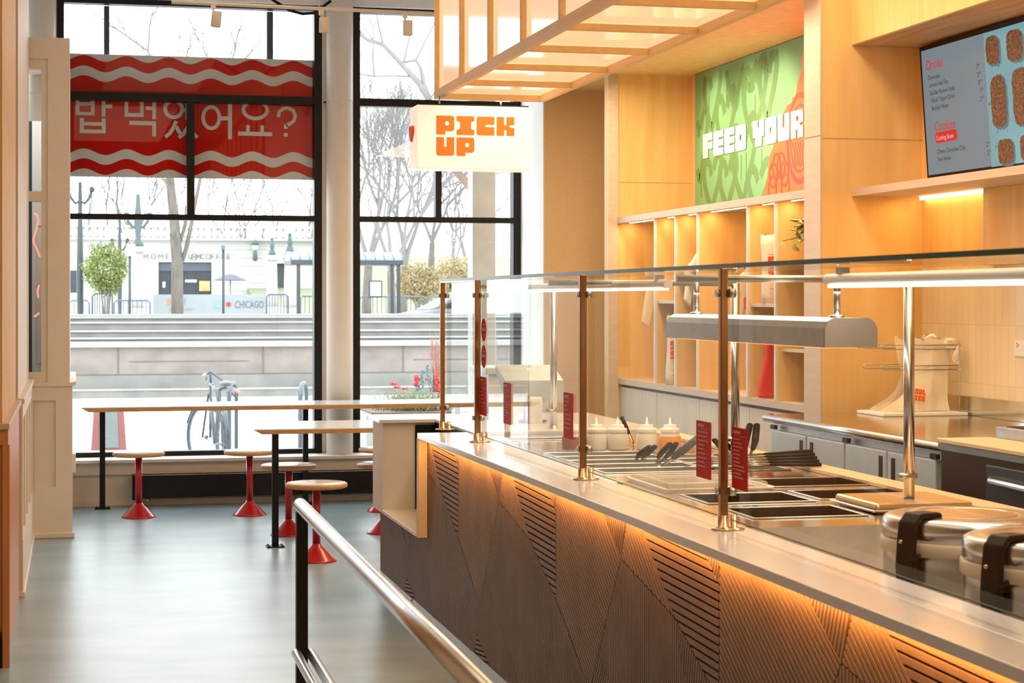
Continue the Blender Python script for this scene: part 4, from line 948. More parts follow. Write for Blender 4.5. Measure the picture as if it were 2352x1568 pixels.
lab2(1157, 1174, 877, 976, 'red printed label second from the far end, pale strip at its foot', 10)
lab2(1103, 1118, 864, 956, 'farthest red printed label, close to the second bronze post', 7)
for (v0, v1, lab) in ((731, 784, 'upper round red sticker on the glass by the second bronze post'), (792, 845, 'lower round red sticker on the glass by the second bronze post')):
    c0_ = onX(1111.5, (v0+v1)/2, XG+.0125); r_2 = (onX(1111, v0, XG).z-onX(1111, v1, XG).z)/2
    t = thing('round_sticker', lab, 'sticker', c0_, 'round red stickers on the glass')
    b = MB(); mx = plane_mx((XG+.0125, c0_.y, c0_.z), (0, -1, 0), (0, 0, 1)); shape(b, [ell(0, 0, r_2, r_2, 32)], mx, .0012); b.build('disc', M['sticker'], t)
    b = MB(); mx = plane_mx((XG+.0108, c0_.y, c0_.z), (0, -1, 0), (0, 0, 1))
    for (x0, y0, x1, y1) in ((-.014, .018, .014, .026), (-.036, -.004, .036, .010), (-.014, -.022, .014, -.018), (-.004, -.032, .004, -.022)): b.quad(*[mx @ Vector((p, q, 0)) for p, q in ((x0, y0), (x1, y0), (x1, y1), (x0, y1))])
    b.build('print', M['stext'], t, recalc=False)
# ================================================================ RICE COOKERS
def cooker(x, y, r, label):
    t = thing('rice_cooker', label, 'rice cooker', (x, y, .742)); z = 1.015
    MB().lathe([(r*.90, .742), (r*.96, .76), (r*.96, z-.085), (r*.955, z-.08)], (x, y, 0), 56).build('body', M['steel'], t)
    MB().lathe([(r*.985, z-.085), (r*1.0, z-.08), (r*1.0, z-.058), (r*.985, z-.052)], (x, y, 0), 56).build('rim_band', mat('cream_band', (.80, .70, .56), .4), t)
    MB().lathe([(r*.975, z-.056), (r*.975, z-.018), (r*.955, z-.006), (r*.90, z), (r*.62, z+.004), (r*.55, z-.002), (r*.50, z-.004), (r*.1, z-.001), (.001, z)], (x, y, 0), 56).build('lid', M['steel'], t)
    MB().lathe([(r*.56, z-.001), (r*.58, z+.004), (r*.60, z+.003)], (x, y, 0), 48).build('lid_ring', M['brass'], t)
    # clamp on the guest side
    a = math.radians(205); d = Vector((math.cos(a), math.sin(a), 0)); s_ = Vector((-d.y, d.x, 0)); c0 = Vector((x, y, 0))
    b = MB(); pts = [(r*.55, z+.004), (r*.60, z+.016), (r*.95, z+.018), (r*1.07, z-.004), (r*1.10, z-.045), (r*1.13, z-.110), (r*1.10, z-.160), (r*1.045, z-.125), (r*1.03, z-.06), (r*1.0, z-.012), (r*.92, z+.004)]
    b.prism([c0+d*p+s_*(-.026)+Vector((0, 0, q)) for p, q in pts], s_*.052); o = b.build('clamp', M['blackp'], t); md = o.modifiers.new('b', 'BEVEL'); md.width = .005; md.segments = 2
    b = MB(); b.tube([c0+d*r*1.09+s_*.02+Vector((0, 0, z-.09)), c0+d*r*1.14+s_*.05+Vector((0, 0, z-.075))], .006, 8); b.build('latch_lever', M['blackp'], o)
    b = MB(); b.sphere(c0+d*r*1.095-s_*.012+Vector((0, 0, z-.05)), .006, 2); b.build('rivet', M['brass'], o)
    return t
cooker(2.115, 4.19, .205, 'farther steel rice cooker with a black clamp, beside the steel post')
cooker(2.115, 3.765, .205, 'nearer steel rice cooker with a black clamp at the right edge of the photo')
# ================================================================ BACK KITCHEN COUNTER
kc = thing('refrigerated_counter', 'stainless refrigerated counter with four steel doors coloured blue-grey for window reflection along the right wall', 'steel counter', (3.8, 7.7, 0))
KZ = .975
MB().box(3.31, 4.249, 6.70, 8.67, .938, KZ).build('worktop', M['steelt'], kc)
b = MB(); b.tube([(3.307, 6.70, .957), (3.307, 8.67, .957)], .0185, 16); b.build('rolled_edge', M['steel'], kc)
MB().box(4.225, 4.249, 6.70, 8.67, KZ, 1.067, .002).build('backsplash', M['steelt'], kc)
MB().box(3.35, 4.24, 6.71, 8.66, .10, .938).build('body', M['steelr'], kc)
MB().box(3.336, 3.35, 6.71, 8.66, .10, .938).build('front_frame', M['steelr'], kc)
def ox(u): return onX(u, 1000, 3.31).y
xs_ = [1776, 1853, 1941, 2038, 2152]
dm = mat('reflected_blue_steel', (.62, .72, .80), .42, .35, nscale=12, noise_amt=.05)  # blue of the reflected windows put into the door colour
for i in range(4):
    y1, y0 = ox(xs_[i]+2), ox(xs_[i+1]-1)
    o = MB().box(3.306, 3.335, y0, y1, .14, .903, .004).build('door', dm, kc)
    hy_ = y0+.035 if i % 2 == 0 else y1-.075
    MB().box(3.303, 3.307, hy_, hy_+.034, .787, .88, .001).build('recessed_handle', M['blackp'], o)
for u in (1778, 1945, 2148): y = ox(u); MB().box(3.30, 3.318, y-.03, y+.03, .908, .928, .003).build('hinge', M['blackp'], kc)
for (x, y) in ((3.42, 6.8), (3.42, 8.55), (4.15, 6.8), (4.15, 8.55)): MB().tube([(x, y, 0), (x, y, .10)], .022, 10).build('foot', M['steelr'], kc)
uc = thing('undercounter_cooler', 'dark fronted prep cooler with tan cutting board at the right edge', 'cooler', (3.7, 5.6, 0))
MB().box(3.27, 4.24, 3.5, 6.68, 0, .958).build('body', mat('dark_brown_steel', (.05, .03, .02), .3, .6), uc)
MB().box(3.255, 4.24, 3.5, 6.68, .958, .985, .002).build('apron', mat('blue_steel', (.34, .42, .46), .35, .9), uc)
MB().box(3.245, 3.47, 3.5, 6.67, .986, 1.003, .003).build('cutting_board', mat('pale_board', (.80, .62, .42), .5, noise_amt=.03), uc)
MB().box(3.47, 4.249, 3.5, 6.68, .985, .995).build('deck', M['steelt'], uc)
for (ya, yb) in ((4.9, 6.28), (3.55, 4.85)):
    o = MB().box(3.25, 3.27, ya, yb, .18, .935, .006).build('door', mat('teal_steel', (.07, .10, .12), .35, .7), uc)
    b = MB(); b.tube([(3.253, yb-.04, .885), (3.232, yb-.07, .88), (3.225, (ya+yb)/2, .872), (3.232, ya+.07, .88), (3.253, ya+.04, .885)], .012, 14); b.build('handle', M['steel'], o)
MB().box(4.225, 4.249, 3.5, 6.695, .995, 1.085, .002).build('backsplash', M['steelr'], uc)
tp = thing('pan_rail', 'raised steel pan rail with a tan lid behind the cutting board', 'pan rail', (3.7, 5.6, .995))
b = MB(); b.box(3.48, 3.95, 3.5, 6.64, .9955, 1.045, .003); b.build('housing', M['steelr'], tp)
MB().box(3.51, 3.92, 6.20, 6.61, 1.0452, 1.0475).build('black_opening', M['blackp'], tp)
MB().box(3.49, 3.93, 5.0, 6.16, 1.0455, 1.07, .004).build('lid', mat('tan_lid', (.66, .48, .34), .5), tp)
# socket
t = thing('wall_socket', 'cream double wall socket on the tiled wall at the right edge', 'socket', (4.246, 7.9, 1.315))
MB().box(4.240, 4.2495, 7.80, 7.915, 1.275, 1.35, .002).build('plate', M['white'], t)
b = MB()
for (dy, dz) in ((.028, .018), (.028, .004), (.04, .011)): b.box(4.2385, 4.2402, 7.915-dy-.003, 7.915-dy, 1.315+dz-.004, 1.315+dz+.004)
b.build('slots', M['blackp'], t)
# bag rack
rk = thing('bag_rack', 'wire rack standing on the steel counter holding plastic carrier bags', 'rack', (4.0, 8.5, KZ))
w_ = .0035; xb = 4.20; xa = 3.79
def wire(nm, pts, r=w_): return MB().tube(pts, r, 8).build(nm, M['steelr'], rk)
for y in (8.38, 8.62): wire('upright_wire', [(xb, y, .99), (xb, y, 1.32), (xb-.01, y, 1.335)])
for z in (1.295, 1.195):
    for y in (8.40, 8.60): wire('side_wire', [(xb, y, z), (xa+.01, y, z), (xa, y, z+.010), (xa+.01, y, z+.020), (xb, y, z+.020)], w_*.8)
    wire('cross_wire', [(xb, 8.36, z), (xb, 8.64, z)])
wire('hook', [(4.06, 8.5, 1.30), (4.06, 8.5, 1.35), (4.08, 8.5, 1.365), (4.10, 8.5, 1.35), (4.10, 8.5, 1.31)])
MB().box(3.77, 4.215, 8.32, 8.63, KZ+.0005, KZ+.016, .004).build('base_tray', M['sill'], rk)
bg_ = thing('carrier_bag', 'cream plastic carrier bag with orange block letters hanging on the wire rack', 'bag', (4.06, 8.44, KZ+.02))
b = MB(); bm = b.bm; NX, NZ = 24, 30
prof_ = [(1.345, 3.94, 4.16), (1.31, 3.945, 4.18), (1.25, 3.955, 4.17), (1.17, 3.975, 4.16), (1.10, 3.95, 4.16), (1.05, 3.90, 4.16), (1.015, 3.83, 4.165), (.994, 3.80, 4.17)]
def pr(z):
    for (z1, a1, b1), (z0, a0, b0) in zip(prof_, prof_[1:]):
        if z <= z1 and z >= z0: f = (z1-z)/(z1-z0); return a1+(a0-a1)*f, b1+(b0-b1)*f
    return prof_[-1][1:]
def bagsheet(y, wob, seed, sgn):
    g = []
    for j in range(NZ+1):
        z = 1.345-(1.345-.994)*j/NZ; a, c2_ = pr(z); row = []
        for i in range(NX+1):
            f = i/NX; x = a+(c2_-a)*f; yy = y+wob*noise.noise(Vector((x*14, z*6, seed)))-sgn*.03*(1-abs(2*f-1))
            z_ = z+(.02*noise.noise(Vector((x*30, 3, seed))) if j == 0 else 0)
            row.append(bm.verts.new((x, yy, z_)))
        g.append(row)
    for j in range(NZ):
        for i in range(NX): f_ = bm.faces.new([g[j][i], g[j][i+1], g[j+1][i+1], g[j+1][i]]); f_.smooth = True
bagsheet(8.43, .018, 1.0, 1); bagsheet(8.50, .025, 7.0, -1); bagsheet(8.56, .02, 9.0, -1)
bagm = mat('bag_film', (.90, .80, .64), .4, noise_amt=.02); b.build('film', bagm, bg_, recalc=False)
for c, r_s in (((4.17, 8.42, 1.32), (1.0, .6, 1.0)), ((4.20, 8.40, 1.27), (.7, .5, 1.4)), ((4.08, 8.44, 1.345), (1.3, .6, .7))):
    b = MB(); b.sphere(c, .032, 3, r_s)
    for v_ in b.bm.verts: v_.co += Vector((1, .6, 1))*.02*noise.noise(v_.co*40)
    b.build('crumpled_handle', bagm, bg_)
sh_ = 8.43-.048
def bmx(x, z): return plane_mx((x, sh_, z), (1, 0, -.14), (.12, 0, .98))
b = MB(); block(b, 'SEOUL', bmx(3.926, 1.085), .0168, .027, .0025, .001); b.build('upper_print', M['orange'], bg_)
b = MB(); block(b, 'SPICE', bmx(3.922, 1.054), .0168, .027, .0025, .001); b.build('lower_print', M['orange'], bg_)
# ================================================================ OUTSIDE
E = dict(
 walk=mat('pale_pavement', (.62, .62, .61), .8, nscale=3, noise_amt=.04), conc=mat('weathered_concrete', (.21, .205, .185), .85, nscale=2.2, col2=(.155, .15, .135), stretch=(1.2, 1, 1)),
 pink=mat('pink_concrete', (.24, .20, .18), .85, nscale=2.0, col2=(.165, .14, .125), stretch=(1, 1, 1.4)), cap=mat('pale_concrete_cap', (.30, .295, .28), .8, nscale=3),
 lime=mat('limestone', (.40, .395, .365), .8, nscale=2, noise_amt=.04), limed=mat('limestone_joint', (.33, .325, .30), .8), teal=mat('verdigris_metal', (.07, .10, .10), .6),
 globe=mat('globe_glass', (.75, .74, .68), .4), bark=mat('grey_bark', (.15, .13, .11), .9, nscale=12, noise_amt=.2, stretch=(1, 1, .4)), twig=mat('pale_twigs', (.20, .19, .185), .9),
 barkn=mat('brown_mottled_bark', (.215, .145, .105), .9, nscale=6, col2=(.13, .095, .07)), dark=mat('dark_window', (.025, .035, .045), .2), galv=mat('galvanised', (.11, .14, .16), .5, .3),
 grass=mat('winter_grass', (.21, .22, .14), .9, nscale=2), shrub=mat('yellow_green_leaves', (.24, .26, .07), .8, nscale=4, col2=(.13, .19, .05)), ochre=mat('ochre_twigs', (.34, .26, .12), .9, nscale=4, col2=(.24, .2, .1)),
 post=mat('dark_street_metal', (.035, .045, .05), .5), )
st(MB().box(-30, 40, 14.7, 33.6, -.35, -.2).build('pavement', E['walk']))
st(MB().box(-60, 90, 36.6, 160, .1, .35).build('street', E['walk']))
# terraced retaining wall
tw = sthing('terrace_wall', (2, 34, -.2))
X0, X1 = -14, 30
MB().box(X0, X1, 33.5, 37, -.2, -.075).build('kerb_base', E['conc'], tw)
MB().box(X0, X1, 33.48, 37, -.075, -.045, .006).build('kerb_lip', E['cap'], tw)
MB().box(X0, X1, 33.75, 37, -.045, .185).build('lower_course', E['conc'], tw)
b = MB(); b.box(X0, X1, 33.80, 37, .185, .68); b.build('block_course', E['pink'], tw)
b = MB(); rg = random.Random(2)
for k in range(18): x = -12+k*2.55; b.box(x, x+.022, 33.79, 33.80, .185, .68)
for k in range(18):
    x = -12+k*2.55
    if k % 2: b.box(x+.2, x+2.3, 33.792, 33.80, .42, .435)
b.box(X0, X1, 33.785, 33.80, .185, .205); b.build('joints', mat('dark_joint', (.13, .12, .105), .9), tw)
MB().box(X0, X1, 33.70, 37, .68, .775, .01).build('cap_course', E['cap'], tw)
for (y, z0, z1) in ((34.2, .775, .84), (34.7, .84, .96), (35.2, .96, 1.11), (35.7, 1.11, 1.20)):
    MB().box(X0, X1, y+.04, 37, z0, z1-.03).build('riser', E['conc'], tw); MB().box(X0, X1, y, 37, z1-.03, z1, .008).build('tread', E['cap'], tw)
MB().box(X0, X1, 36.2, 36.7, 1.20, 1.245, .01).build('parapet_cap', E['cap'], tw)
# street furniture near the window ---------------------------------
def rack(u, label, w=.34, rot=0):
    p = onZ(u, 1090, -.2); t = thing('bike_rack', label, 'bike rack', (p.x, p.y, -.2), 'bike racks on the pavement'); b = MB()
    pts = [(p.x, p.y, -.2), (p.x, p.y, .56)]
    for k in range(1, 8): a = math.pi*k/8; pts.append((p.x+.05-.05*math.cos(a), p.y+w/2-w/2*math.cos(a), .56+.14*math.sin(a)))
    pts += [(p.x+.1, p.y+w, .56), (p.x+.1, p.y+w, -.2)]
    b.tube(pts, .024, 4); b.build('hoop', E['galv'], t); b = MB()
    for q in (pts[0], pts[-1]): b.lathe([(.05, -.2), (.05, -.192), (.03, -.19)], (q[0], q[1], 0), 16)
    b.build('foot_plate', E['galv'], t); return t
rack(690, 'steel hoop bike rack outside near the round column'); rack(526, 'steel hoop bike rack with the bicycle leaning on it')
bk = thing('bicycle', 'pale blue-grey city bicycle seen from behind, leaning on a rack outside the window', 'bicycle', (1.45, 18.6, -.2))
rw = onY(511, 1010, 18.2); rw.z = .14; fw = onY(474, 1012, 19.15); fw.z = .14
def wheel(c, yaw, name):
    ax = Vector((math.sin(yaw), math.cos(yaw), 0)); b = MB(); n_ = 40; R_ = .335
    pts = [c+ax*R_*math.cos(2*math.pi*k/n_)+Vector((0, 0, R_*math.sin(2*math.pi*k/n_))) for k in range(n_+1)]
    b.tube(pts, .019, 8, cap=False); o = b.build(name, mat('grey_tyre', (.06, .07, .075), .7), bk); b = MB()
    b.tube([c+ax*(R_-.025)*math.cos(2*math.pi*k/n_)+Vector((0, 0, (R_-.025)*math.sin(2*math.pi*k/n_))) for k in range(n_+1)], .008, 6, cap=False)
    for k in range(16): a = 2*math.pi*k/16; b.tube([c, c+ax*(R_-.03)*math.cos(a)+Vector((0, 0, (R_-.03)*math.sin(a)))], .0018, 4)
    b.sphere(c, .022, 2); b.build('rim_and_spokes', E['galv'], o)
    b = MB(); b.tube([c+ax*(R_+.03)*math.cos(a)+Vector((0, 0, (R_+.03)*math.sin(a))) for a in [math.radians(d_) for d_ in range(20, 171, 12)]], .016, 8, sx=.4); b.build('mudguard', mat('bike_paint', (.05, .07, .08), .4), bk)
fd = (fw-rw).normalized(); base_yaw = math.atan2(fd.x, fd.y)
wheel(rw, base_yaw+.02, 'rear_wheel'); wheel(fw, base_yaw-.42, 'front_wheel')
bb = rw+fd*.44+Vector((0, 0, -.03)); sadb = rw+fd*.28+Vector((.02, 0, .52)); hd = fw-fd*.13+Vector((0.02, 0, .55)); bp2 = mat('bike_paint', (.05, .07, .08), .4)
b = MB(); b.tube([rw, bb], .012, 8); b.tube([rw, sadb], .010, 8); b.tube([bb, sadb], .016, 8); b.tube([bb, hd-Vector((0, 0, .12))], .018, 8); b.tube([sadb-Vector((0, 0, .05)), hd], .016, 8); b.tube([fw+Vector((.04, 0, 0)), hd], .013, 8); b.tube([fw-Vector((.04, 0, 0)), hd-Vector((.02, 0, .1))], .011, 8); b.build('frame', bp2, bk)
sad = onY(519, 884, 18.5); b = MB(); b.tube([sadb, sad-Vector((0, 0, .03))], .013, 10); b.build('seat_post', E['galv'], bk)
b = MB(); b.sphere(sad+Vector((0, 0, .015)), .07, 3, (.95, 1.7, .42)); b.build('saddle', mat('grey_saddle', (.10, .10, .10), .5), bk)
hl, hr_, hc = onY(466, 864, 19.0), onY(551, 903, 18.9), hd+Vector((0, 0, .12))
b = MB(); b.tube([hl, hl.lerp(hc, .6), hc, hc.lerp(hr_, .4), hr_], .012, 10); b.tube([hd, hc], .014, 10); b.tube([hc, onY(497, 905, 18.8), onY(500, 935, 18.8)], .006, 6); b.build('handlebar', E['galv'], bk)
b = MB(); b.tube([hl, hl.lerp(hc, .42)], .018, 10); b.tube([hr_, hr_.lerp(hc, .42)], .018, 10); b.build('grip', mat('pink_grip', (.50, .32, .28), .6), bk)
b = MB(); b.tube([hl+Vector((.03, 0, -.04)), hl.lerp(hc, .5)-Vector((0, 0, .035))], .006, 6); b.tube([hr_+Vector((-.02, 0, -.06)), hr_.lerp(hc, .5)-Vector((0, 0, .04))], .006, 6); b.build('brake_lever', E['post'], bk)
# small pavement sign
p = onZ(250, 1034, -.2); sb = thing('pavement_sign', 'red edged grey pavement board standing outside behind the left end of the bar', 'sign', (p.x, p.y, -.2))
b = MB(); b.prism([p+Vector((-.20, 0, 0)), p+Vector((.20, 0, 0)), p+Vector((.165, .10, .52)), p+Vector((-.165, .10, .52))], (0, .03, 0)); b.build('board', mat('sign_red_frame', (.20, .06, .055), .6), sb)
b = MB(); b.prism([p+Vector((-.11, -.004, .03)), p+Vector((.11, -.004, .03)), p+Vector((.10, .080, .44)), p+Vector((-.10, .080, .44))], (0, .004, 0)); b.build('panel', mat('sign_grey', (.13, .15, .145), .7, nscale=20), sb)
b = MB(); b.box(p.x-.17, p.x+.17, p.y+.09, p.y+.14, .30, .34, .01); b.build('top_bar', E['post'], sb)
# flowers planter
pl = thing('flower_planter', 'stone planter outside the right window with red and teal flower spikes', 'planter', (3.3, 18.4, -.2))
q = onY(960, 950, 17.9)
MB().box(2.7, 4.6, 17.6, 18.6, -.2, .44, .02).build('planter_box', E['cap'], pl); MB().box(2.76, 4.54, 17.66, 18.54, .44, .455).build('soil', mat('mulch', (.16, .11, .08), .95, nscale=30, noise_amt=.2), pl)
rg = random.Random(8); b = MB()
for k in range(420):
    c = onY(rg.gauss(955, 34), 928, 18.0); h_ = rg.uniform(.05, .22); y_ = rg.uniform(17.75, 18.4); b.tube([(c.x, y_, .45), (c.x+rg.uniform(-.06, .06), y_, .45+h_*.6), (c.x+rg.uniform(-.12, .12), y_, .45+h_)], [.005, .004, .001], 4)
b.build('grassy_leaves', mat('sage_leaves', (.20, .23, .13), .8), pl)
b = MB()
for (u, v, rr) in ((905, 882, .035), (912, 890, .03), (930, 893, .025), (965, 870, .022), (981, 872, .018)):
    c = onY(u, v, 17.9)
    for k in range(12): a = 6.28*k/12; b.tube([c, c+Vector((rr*1.4*math.cos(a), rr*.6*math.sin(a), rr*.5*math.sin(a*2)+.005))], [.006, .002], 5)
for (u, v0, v1) in ((1004, 855, 895), (1010, 870, 910), (957, 862, 885)):
    a, c = onY(u, v0, 17.9), onY(u, v1, 17.9)
    for k in range(30): f = k/29; pp = a.lerp(c, f); b.sphere(pp+Vector((rg.uniform(-.016, .016), rg.uniform(-.016, .016), 0)), .011+.007*f, 1)
b.build('red_blooms', mat('red_bloom', (.50, .05, .05), .6), pl)
b = MB()
for (u0, v0, u1, v1) in ((972, 850, 968, 893), (980, 838, 992, 890), (962, 868, 958, 897)):
    a, c = onY(u0, v0, 17.9), onY(u1, v1, 17.9)
    for k in range(26): f = k/25; pp = a.lerp(c, f); b.sphere(pp+Vector((rg.uniform(-.02, .02), 0, 0)), .010, 1)
b.build('teal_blooms', mat('teal_bloom', (.06, .20, .22), .6), pl)
b = MB()
for k in range(26):
    a = onY(rg.uniform(985, 1012), 900, 17.95); pts = [a]; 
    for s_ in range(6): pts.append(pts[-1]+Vector((rg.uniform(-.025, .025), 0, rg.uniform(.05, .12))))
    b.tube(pts, [.003]*6+[.001], 4)
b.build('thin_red_twigs', mat('red_twig', (.34, .16, .12), .8), pl)
st(MB().box(3.22, 3.42, 15.2, 15.4, -.2, 4.2, .01).build('outside_pilaster', mat('white_outside_paint', (.42, .43, .42), .7)))
# parked car ----------------------------------------------------------
F_ = 40.0
car = thing('parked_car', 'silver car half hidden behind the parapet across the street', 'car', (7.8, 41.0, .35))
cx0 = onY(872, 700, 40).x; g0 = .35
side = [(0, .45), (.05, .62), (.35, .80), (1.05, .93), (1.30, .98), (3.95, .98), (4.5, .92), (4.65, .70), (4.62, .35), (.1, .28)]
cabin = [(1.10, .95), (1.95, 1.37), (2.35, 1.43), (3.10, 1.42), (3.75, 1.20), (4.15, .96)]
paint = mat('silver_paint', (.15, .16, .17), .3, .3, coat=.3)
b = MB(); b.prism([Vector((cx0+x, 40.1, g0+z)) for x, z in side], (0, 1.75, 0)); o = b.build('body', paint, car); md = o.modifiers.new('b', 'BEVEL'); md.width = .08; md.segments = 3
def cab(mb, P, ins, y0, y1):
    A = [mb.bm.verts.new((cx0+x, y0+.02+ins*(z-.95), g0+z)) for x, z in P]; B = [mb.bm.verts.new((cx0+x, y1-.02-ins*(z-.95), g0+z)) for x, z in P]
    mb._f(A[::-1]); mb._f(B)
    for i in range(len(P)): mb._f([A[i], A[(i+1) % len(P)], B[(i+1) % len(P)], B[i]])
b = MB(); cab(b, cabin, .35, 40.15, 41.8); o = b.build('roof', paint, car); md = o.modifiers.new('b', 'BEVEL'); md.width = .04; md.segments = 2
b = MB(); cab(b, [(1.38, 1.0), (2.02, 1.33), (2.40, 1.38), (2.62, 1.38), (2.62, 1.0)], .35, 40.12, 41.83); cab(b, [(2.70, 1.0), (2.70, 1.38), (3.05, 1.37), (3.62, 1.19), (3.9, 1.0)], .35, 40.12, 41.83); b.build('side_windows', mat('car_glass', (.03, .04, .05), .6, spec=.1), car)
b = MB(); b.box(cx0+1.32, cx0+1.48, 39.98, 40.1, g0+.98, g0+1.10, .03); b.build('door_mirror', E['post'], car)
for x in (.85, 3.75):
    for y in (40.08, 41.7):
        b = MB(); b.tube([(cx0+x, y, g0+.32), (cx0+x, y+.2, g0+.32)], .32, 24); b.build('wheel', E['post'], car)
# barriers, street banner ------------------------------------------------
def barrier(u0, u1, y, label, n=None, vt=675, g='crowd barriers along the street', bars=.11):
    a, c = onY(u0, vt, y), onY(u1, vt, y); t = thing('crowd_barrier', label, 'barrier', ((a.x+c.x)/2, y, .35), g); b = MB()
    b.tube([(a.x, y, .45), (a.x, y, a.z-.06), (a.x+.06, y, a.z), (c.x-.06, y, a.z), (c.x, y, a.z-.06), (c.x, y, .45)], .02, 8); b.tube([(a.x, y, .55), (c.x, y, .55)], .018, 8); b.build('outer_frame', E['galv'], t)
    b = MB(); k = a.x+bars
    while k < c.x-.03: b.tube([(k, y, .55), (k, y, a.z)], .010, 6); k += bars
    b.build('upright_bars', E['galv'], t); b = MB(); b.box(a.x+.1, a.x+.16, y-.3, y+.3, .352, .38); b.box(c.x-.16, c.x-.1, y-.3, y+.3, .352, .38); b.build('feet', E['galv'], t); return t
barrier(212, 258, 44.0, 'crowd barrier directly under the round yellow-green shrub', vt=674, bars=.055)
barrier(612, 662, 45.5, 'crowd barrier just right of the white street banner', vt=676, bars=.07)
barrier(160, 205, 47.0, 'leftmost crowd barrier beside the black lamp post', vt=690)
barrier(262, 345, 46.5, 'crowd barrier between the shrub and the white street banner', vt=690)
barrier(690, 738, 46.0, 'crowd barrier beside the bus shelter post, left of the round column', vt=680)
for i, (u0, u1) in enumerate(((826, 900), (904, 978), (982, 1050))): barrier(u0, u1, 46.0, ['railing panel behind the bus shelter poster', 'railing panel right of the bus shelter', 'railing panel behind the parked car'][i], vt=681, g='railing panels right of the round column')
y = 44.6; a, c = onY(352, 676, y), onY(610, 676, y); t = thing('street_banner', 'long white banner with CHICAGO and a red star fixed along barriers', 'banner', ((a.x+c.x)/2, y, .35))
MB().box(a.x, c.x, y, y+.03, .5, a.z).build('sheet', mat('banner_sheet', (.27, .29, .30), .7, noise_amt=.02), t)
mxb = lambda u, v: plane_mx(onY(u, v, y-.012), (1, 0, 0), (0, 0, 1))
b = MB(); text(b, 'CHICAGO', .24, plane_mx(onY(539, 707, y-.012), (.62, 0, 0), (0, 0, 1))); b.build('lettering', mat('grey_print', (.10, .12, .14), .7), t)
b = MB(); shape(b, [[((.09 if k % 2 == 0 else .04)*math.sin(math.pi*k/6), (.09 if k % 2 == 0 else .04)*math.cos(math.pi*k/6)) for k in range(12)]], mxb(525, 699)); b.build('red_star', mat('star_red', (.60, .03, .03), .6), t)
b = MB(); shape(b, [[(0, 0), (.15, 0), (.15, .15), (0, .15)]], mxb(493, 707)); b.build('blue_square', mat('pale_blue_print', (.20, .34, .42), .7), t)
for k, (u, col) in enumerate(((400, (.5, .22, .1)), (412, (.22, .36, .2)), (424, (.16, .32, .42)), (434, (.18, .25, .40)))):
    b = MB(); shape(b, [ell(0, 0, .045, .07+.02*(k % 2), 14)], mxb(u-12, 694-2*(k % 2))); b.build('logo_shape', mat('logo_%d' % k, col, .7), t)
b = MB(); b.quad(*[mxb(390, 711) @ Vector(q_) for q_ in ((0, 0, 0), (.55, 0, 0), (.55, .03, 0), (0, .03, 0))]); b.build('small_print', mat('pale_grey_print', (.24, .28, .31), .7), t, recalc=False)
# shrub ---------------------------------------------------------------------
def shrub(u, v, y, rx, rz, n, m, label, name='shrub', cat='shrub', leaf=.045, base_z=None, seed=1):
    c = onY(u, v, y); rg_ = random.Random(seed); t = thing(name, label, cat, (c.x, c.y, base_z if base_z is not None else c.z-rz)); b = MB()
    for k in range(n):
        d = Vector((rg_.gauss(0, 1), rg_.gauss(0, 1), rg_.gauss(0, 1))).normalized(); r = rg_.uniform(.3, 1)**.5*(1+.42*noise.noise(d*2.6+Vector((seed, 0, 0)))+.15*noise.noise(d*7))
        p_ = c+Vector((d.x*rx, d.y*rx, d.z*rz*(1.08 if d.z > 0 else .95)))*r
        if p_.z < c.z: sh2 = 1-(c.z-p_.z)/rz*.35; p_.x = c.x+(p_.x-c.x)*sh2; p_.y = c.y+(p_.y-c.y)*sh2
        n1 = Vector((rg_.gauss(0, 1), rg_.gauss(0, 1), rg_.gauss(0, 1))).normalized()*leaf; n2 = n1.cross(Vector((rg_.gauss(0, 1), rg_.gauss(0, 1), 1))).normalized()*leaf*.5
        b._f([b.bm.verts.new(p_+q_) for q_ in (-n1, n2, n1, -n2)])
    b.build('foliage', m, t, recalc=False); b = MB()
    zb = base_z if base_z is not None else c.z-rz*1.3
    for k in range(7): a_ = k*.9; b.tube([(c.x, c.y, zb), (c.x+rx*.3*math.cos(a_), c.y+rx*.3*math.sin(a_), c.z-rz*.2), (c.x+rx*.6*math.cos(a_), c.y+rx*.6*math.sin(a_), c.z+rz*.5)], [.03, .015, .004], 6)
    b.build('stems', E['twig'], t); return t
shrub(243, 622, 43.3, .50, .56, 5200, E['shrub'], 'round yellow-green shrub outside behind the crowd barrier', base_z=.7, leaf=.035)
MB().lathe([(.28, .35), (.36, .75), (.38, .80), (.33, .80), (.32, .76), (.001, .76)], (onY(243, 700, 43.3).x, 43.3, 0), 24).build('tub', E['post'], [o_ for o_ in bpy.data.objects if o_.get('label', '').startswith('round yellow-green')][0])
shrub(966, 655, 52, .70, .55, 3800, E['ochre'], 'low ochre bush left of the thick brown tree trunk', seed=3, base_z=.36)
shrub(1052, 645, 56, .90, .70, 4200, E['ochre'], 'ochre bush touching the thick brown tree trunk', seed=4, base_z=.36)
# grass slope
gs = MB(); gs.prism([Vector((7, 66, .35)), Vector((7, 90, 3.6)), Vector((7, 110, 3.6)), Vector((7, 110, .35))], (34, 0, 0)); st(gs.build('grass_slope', E['grass']))
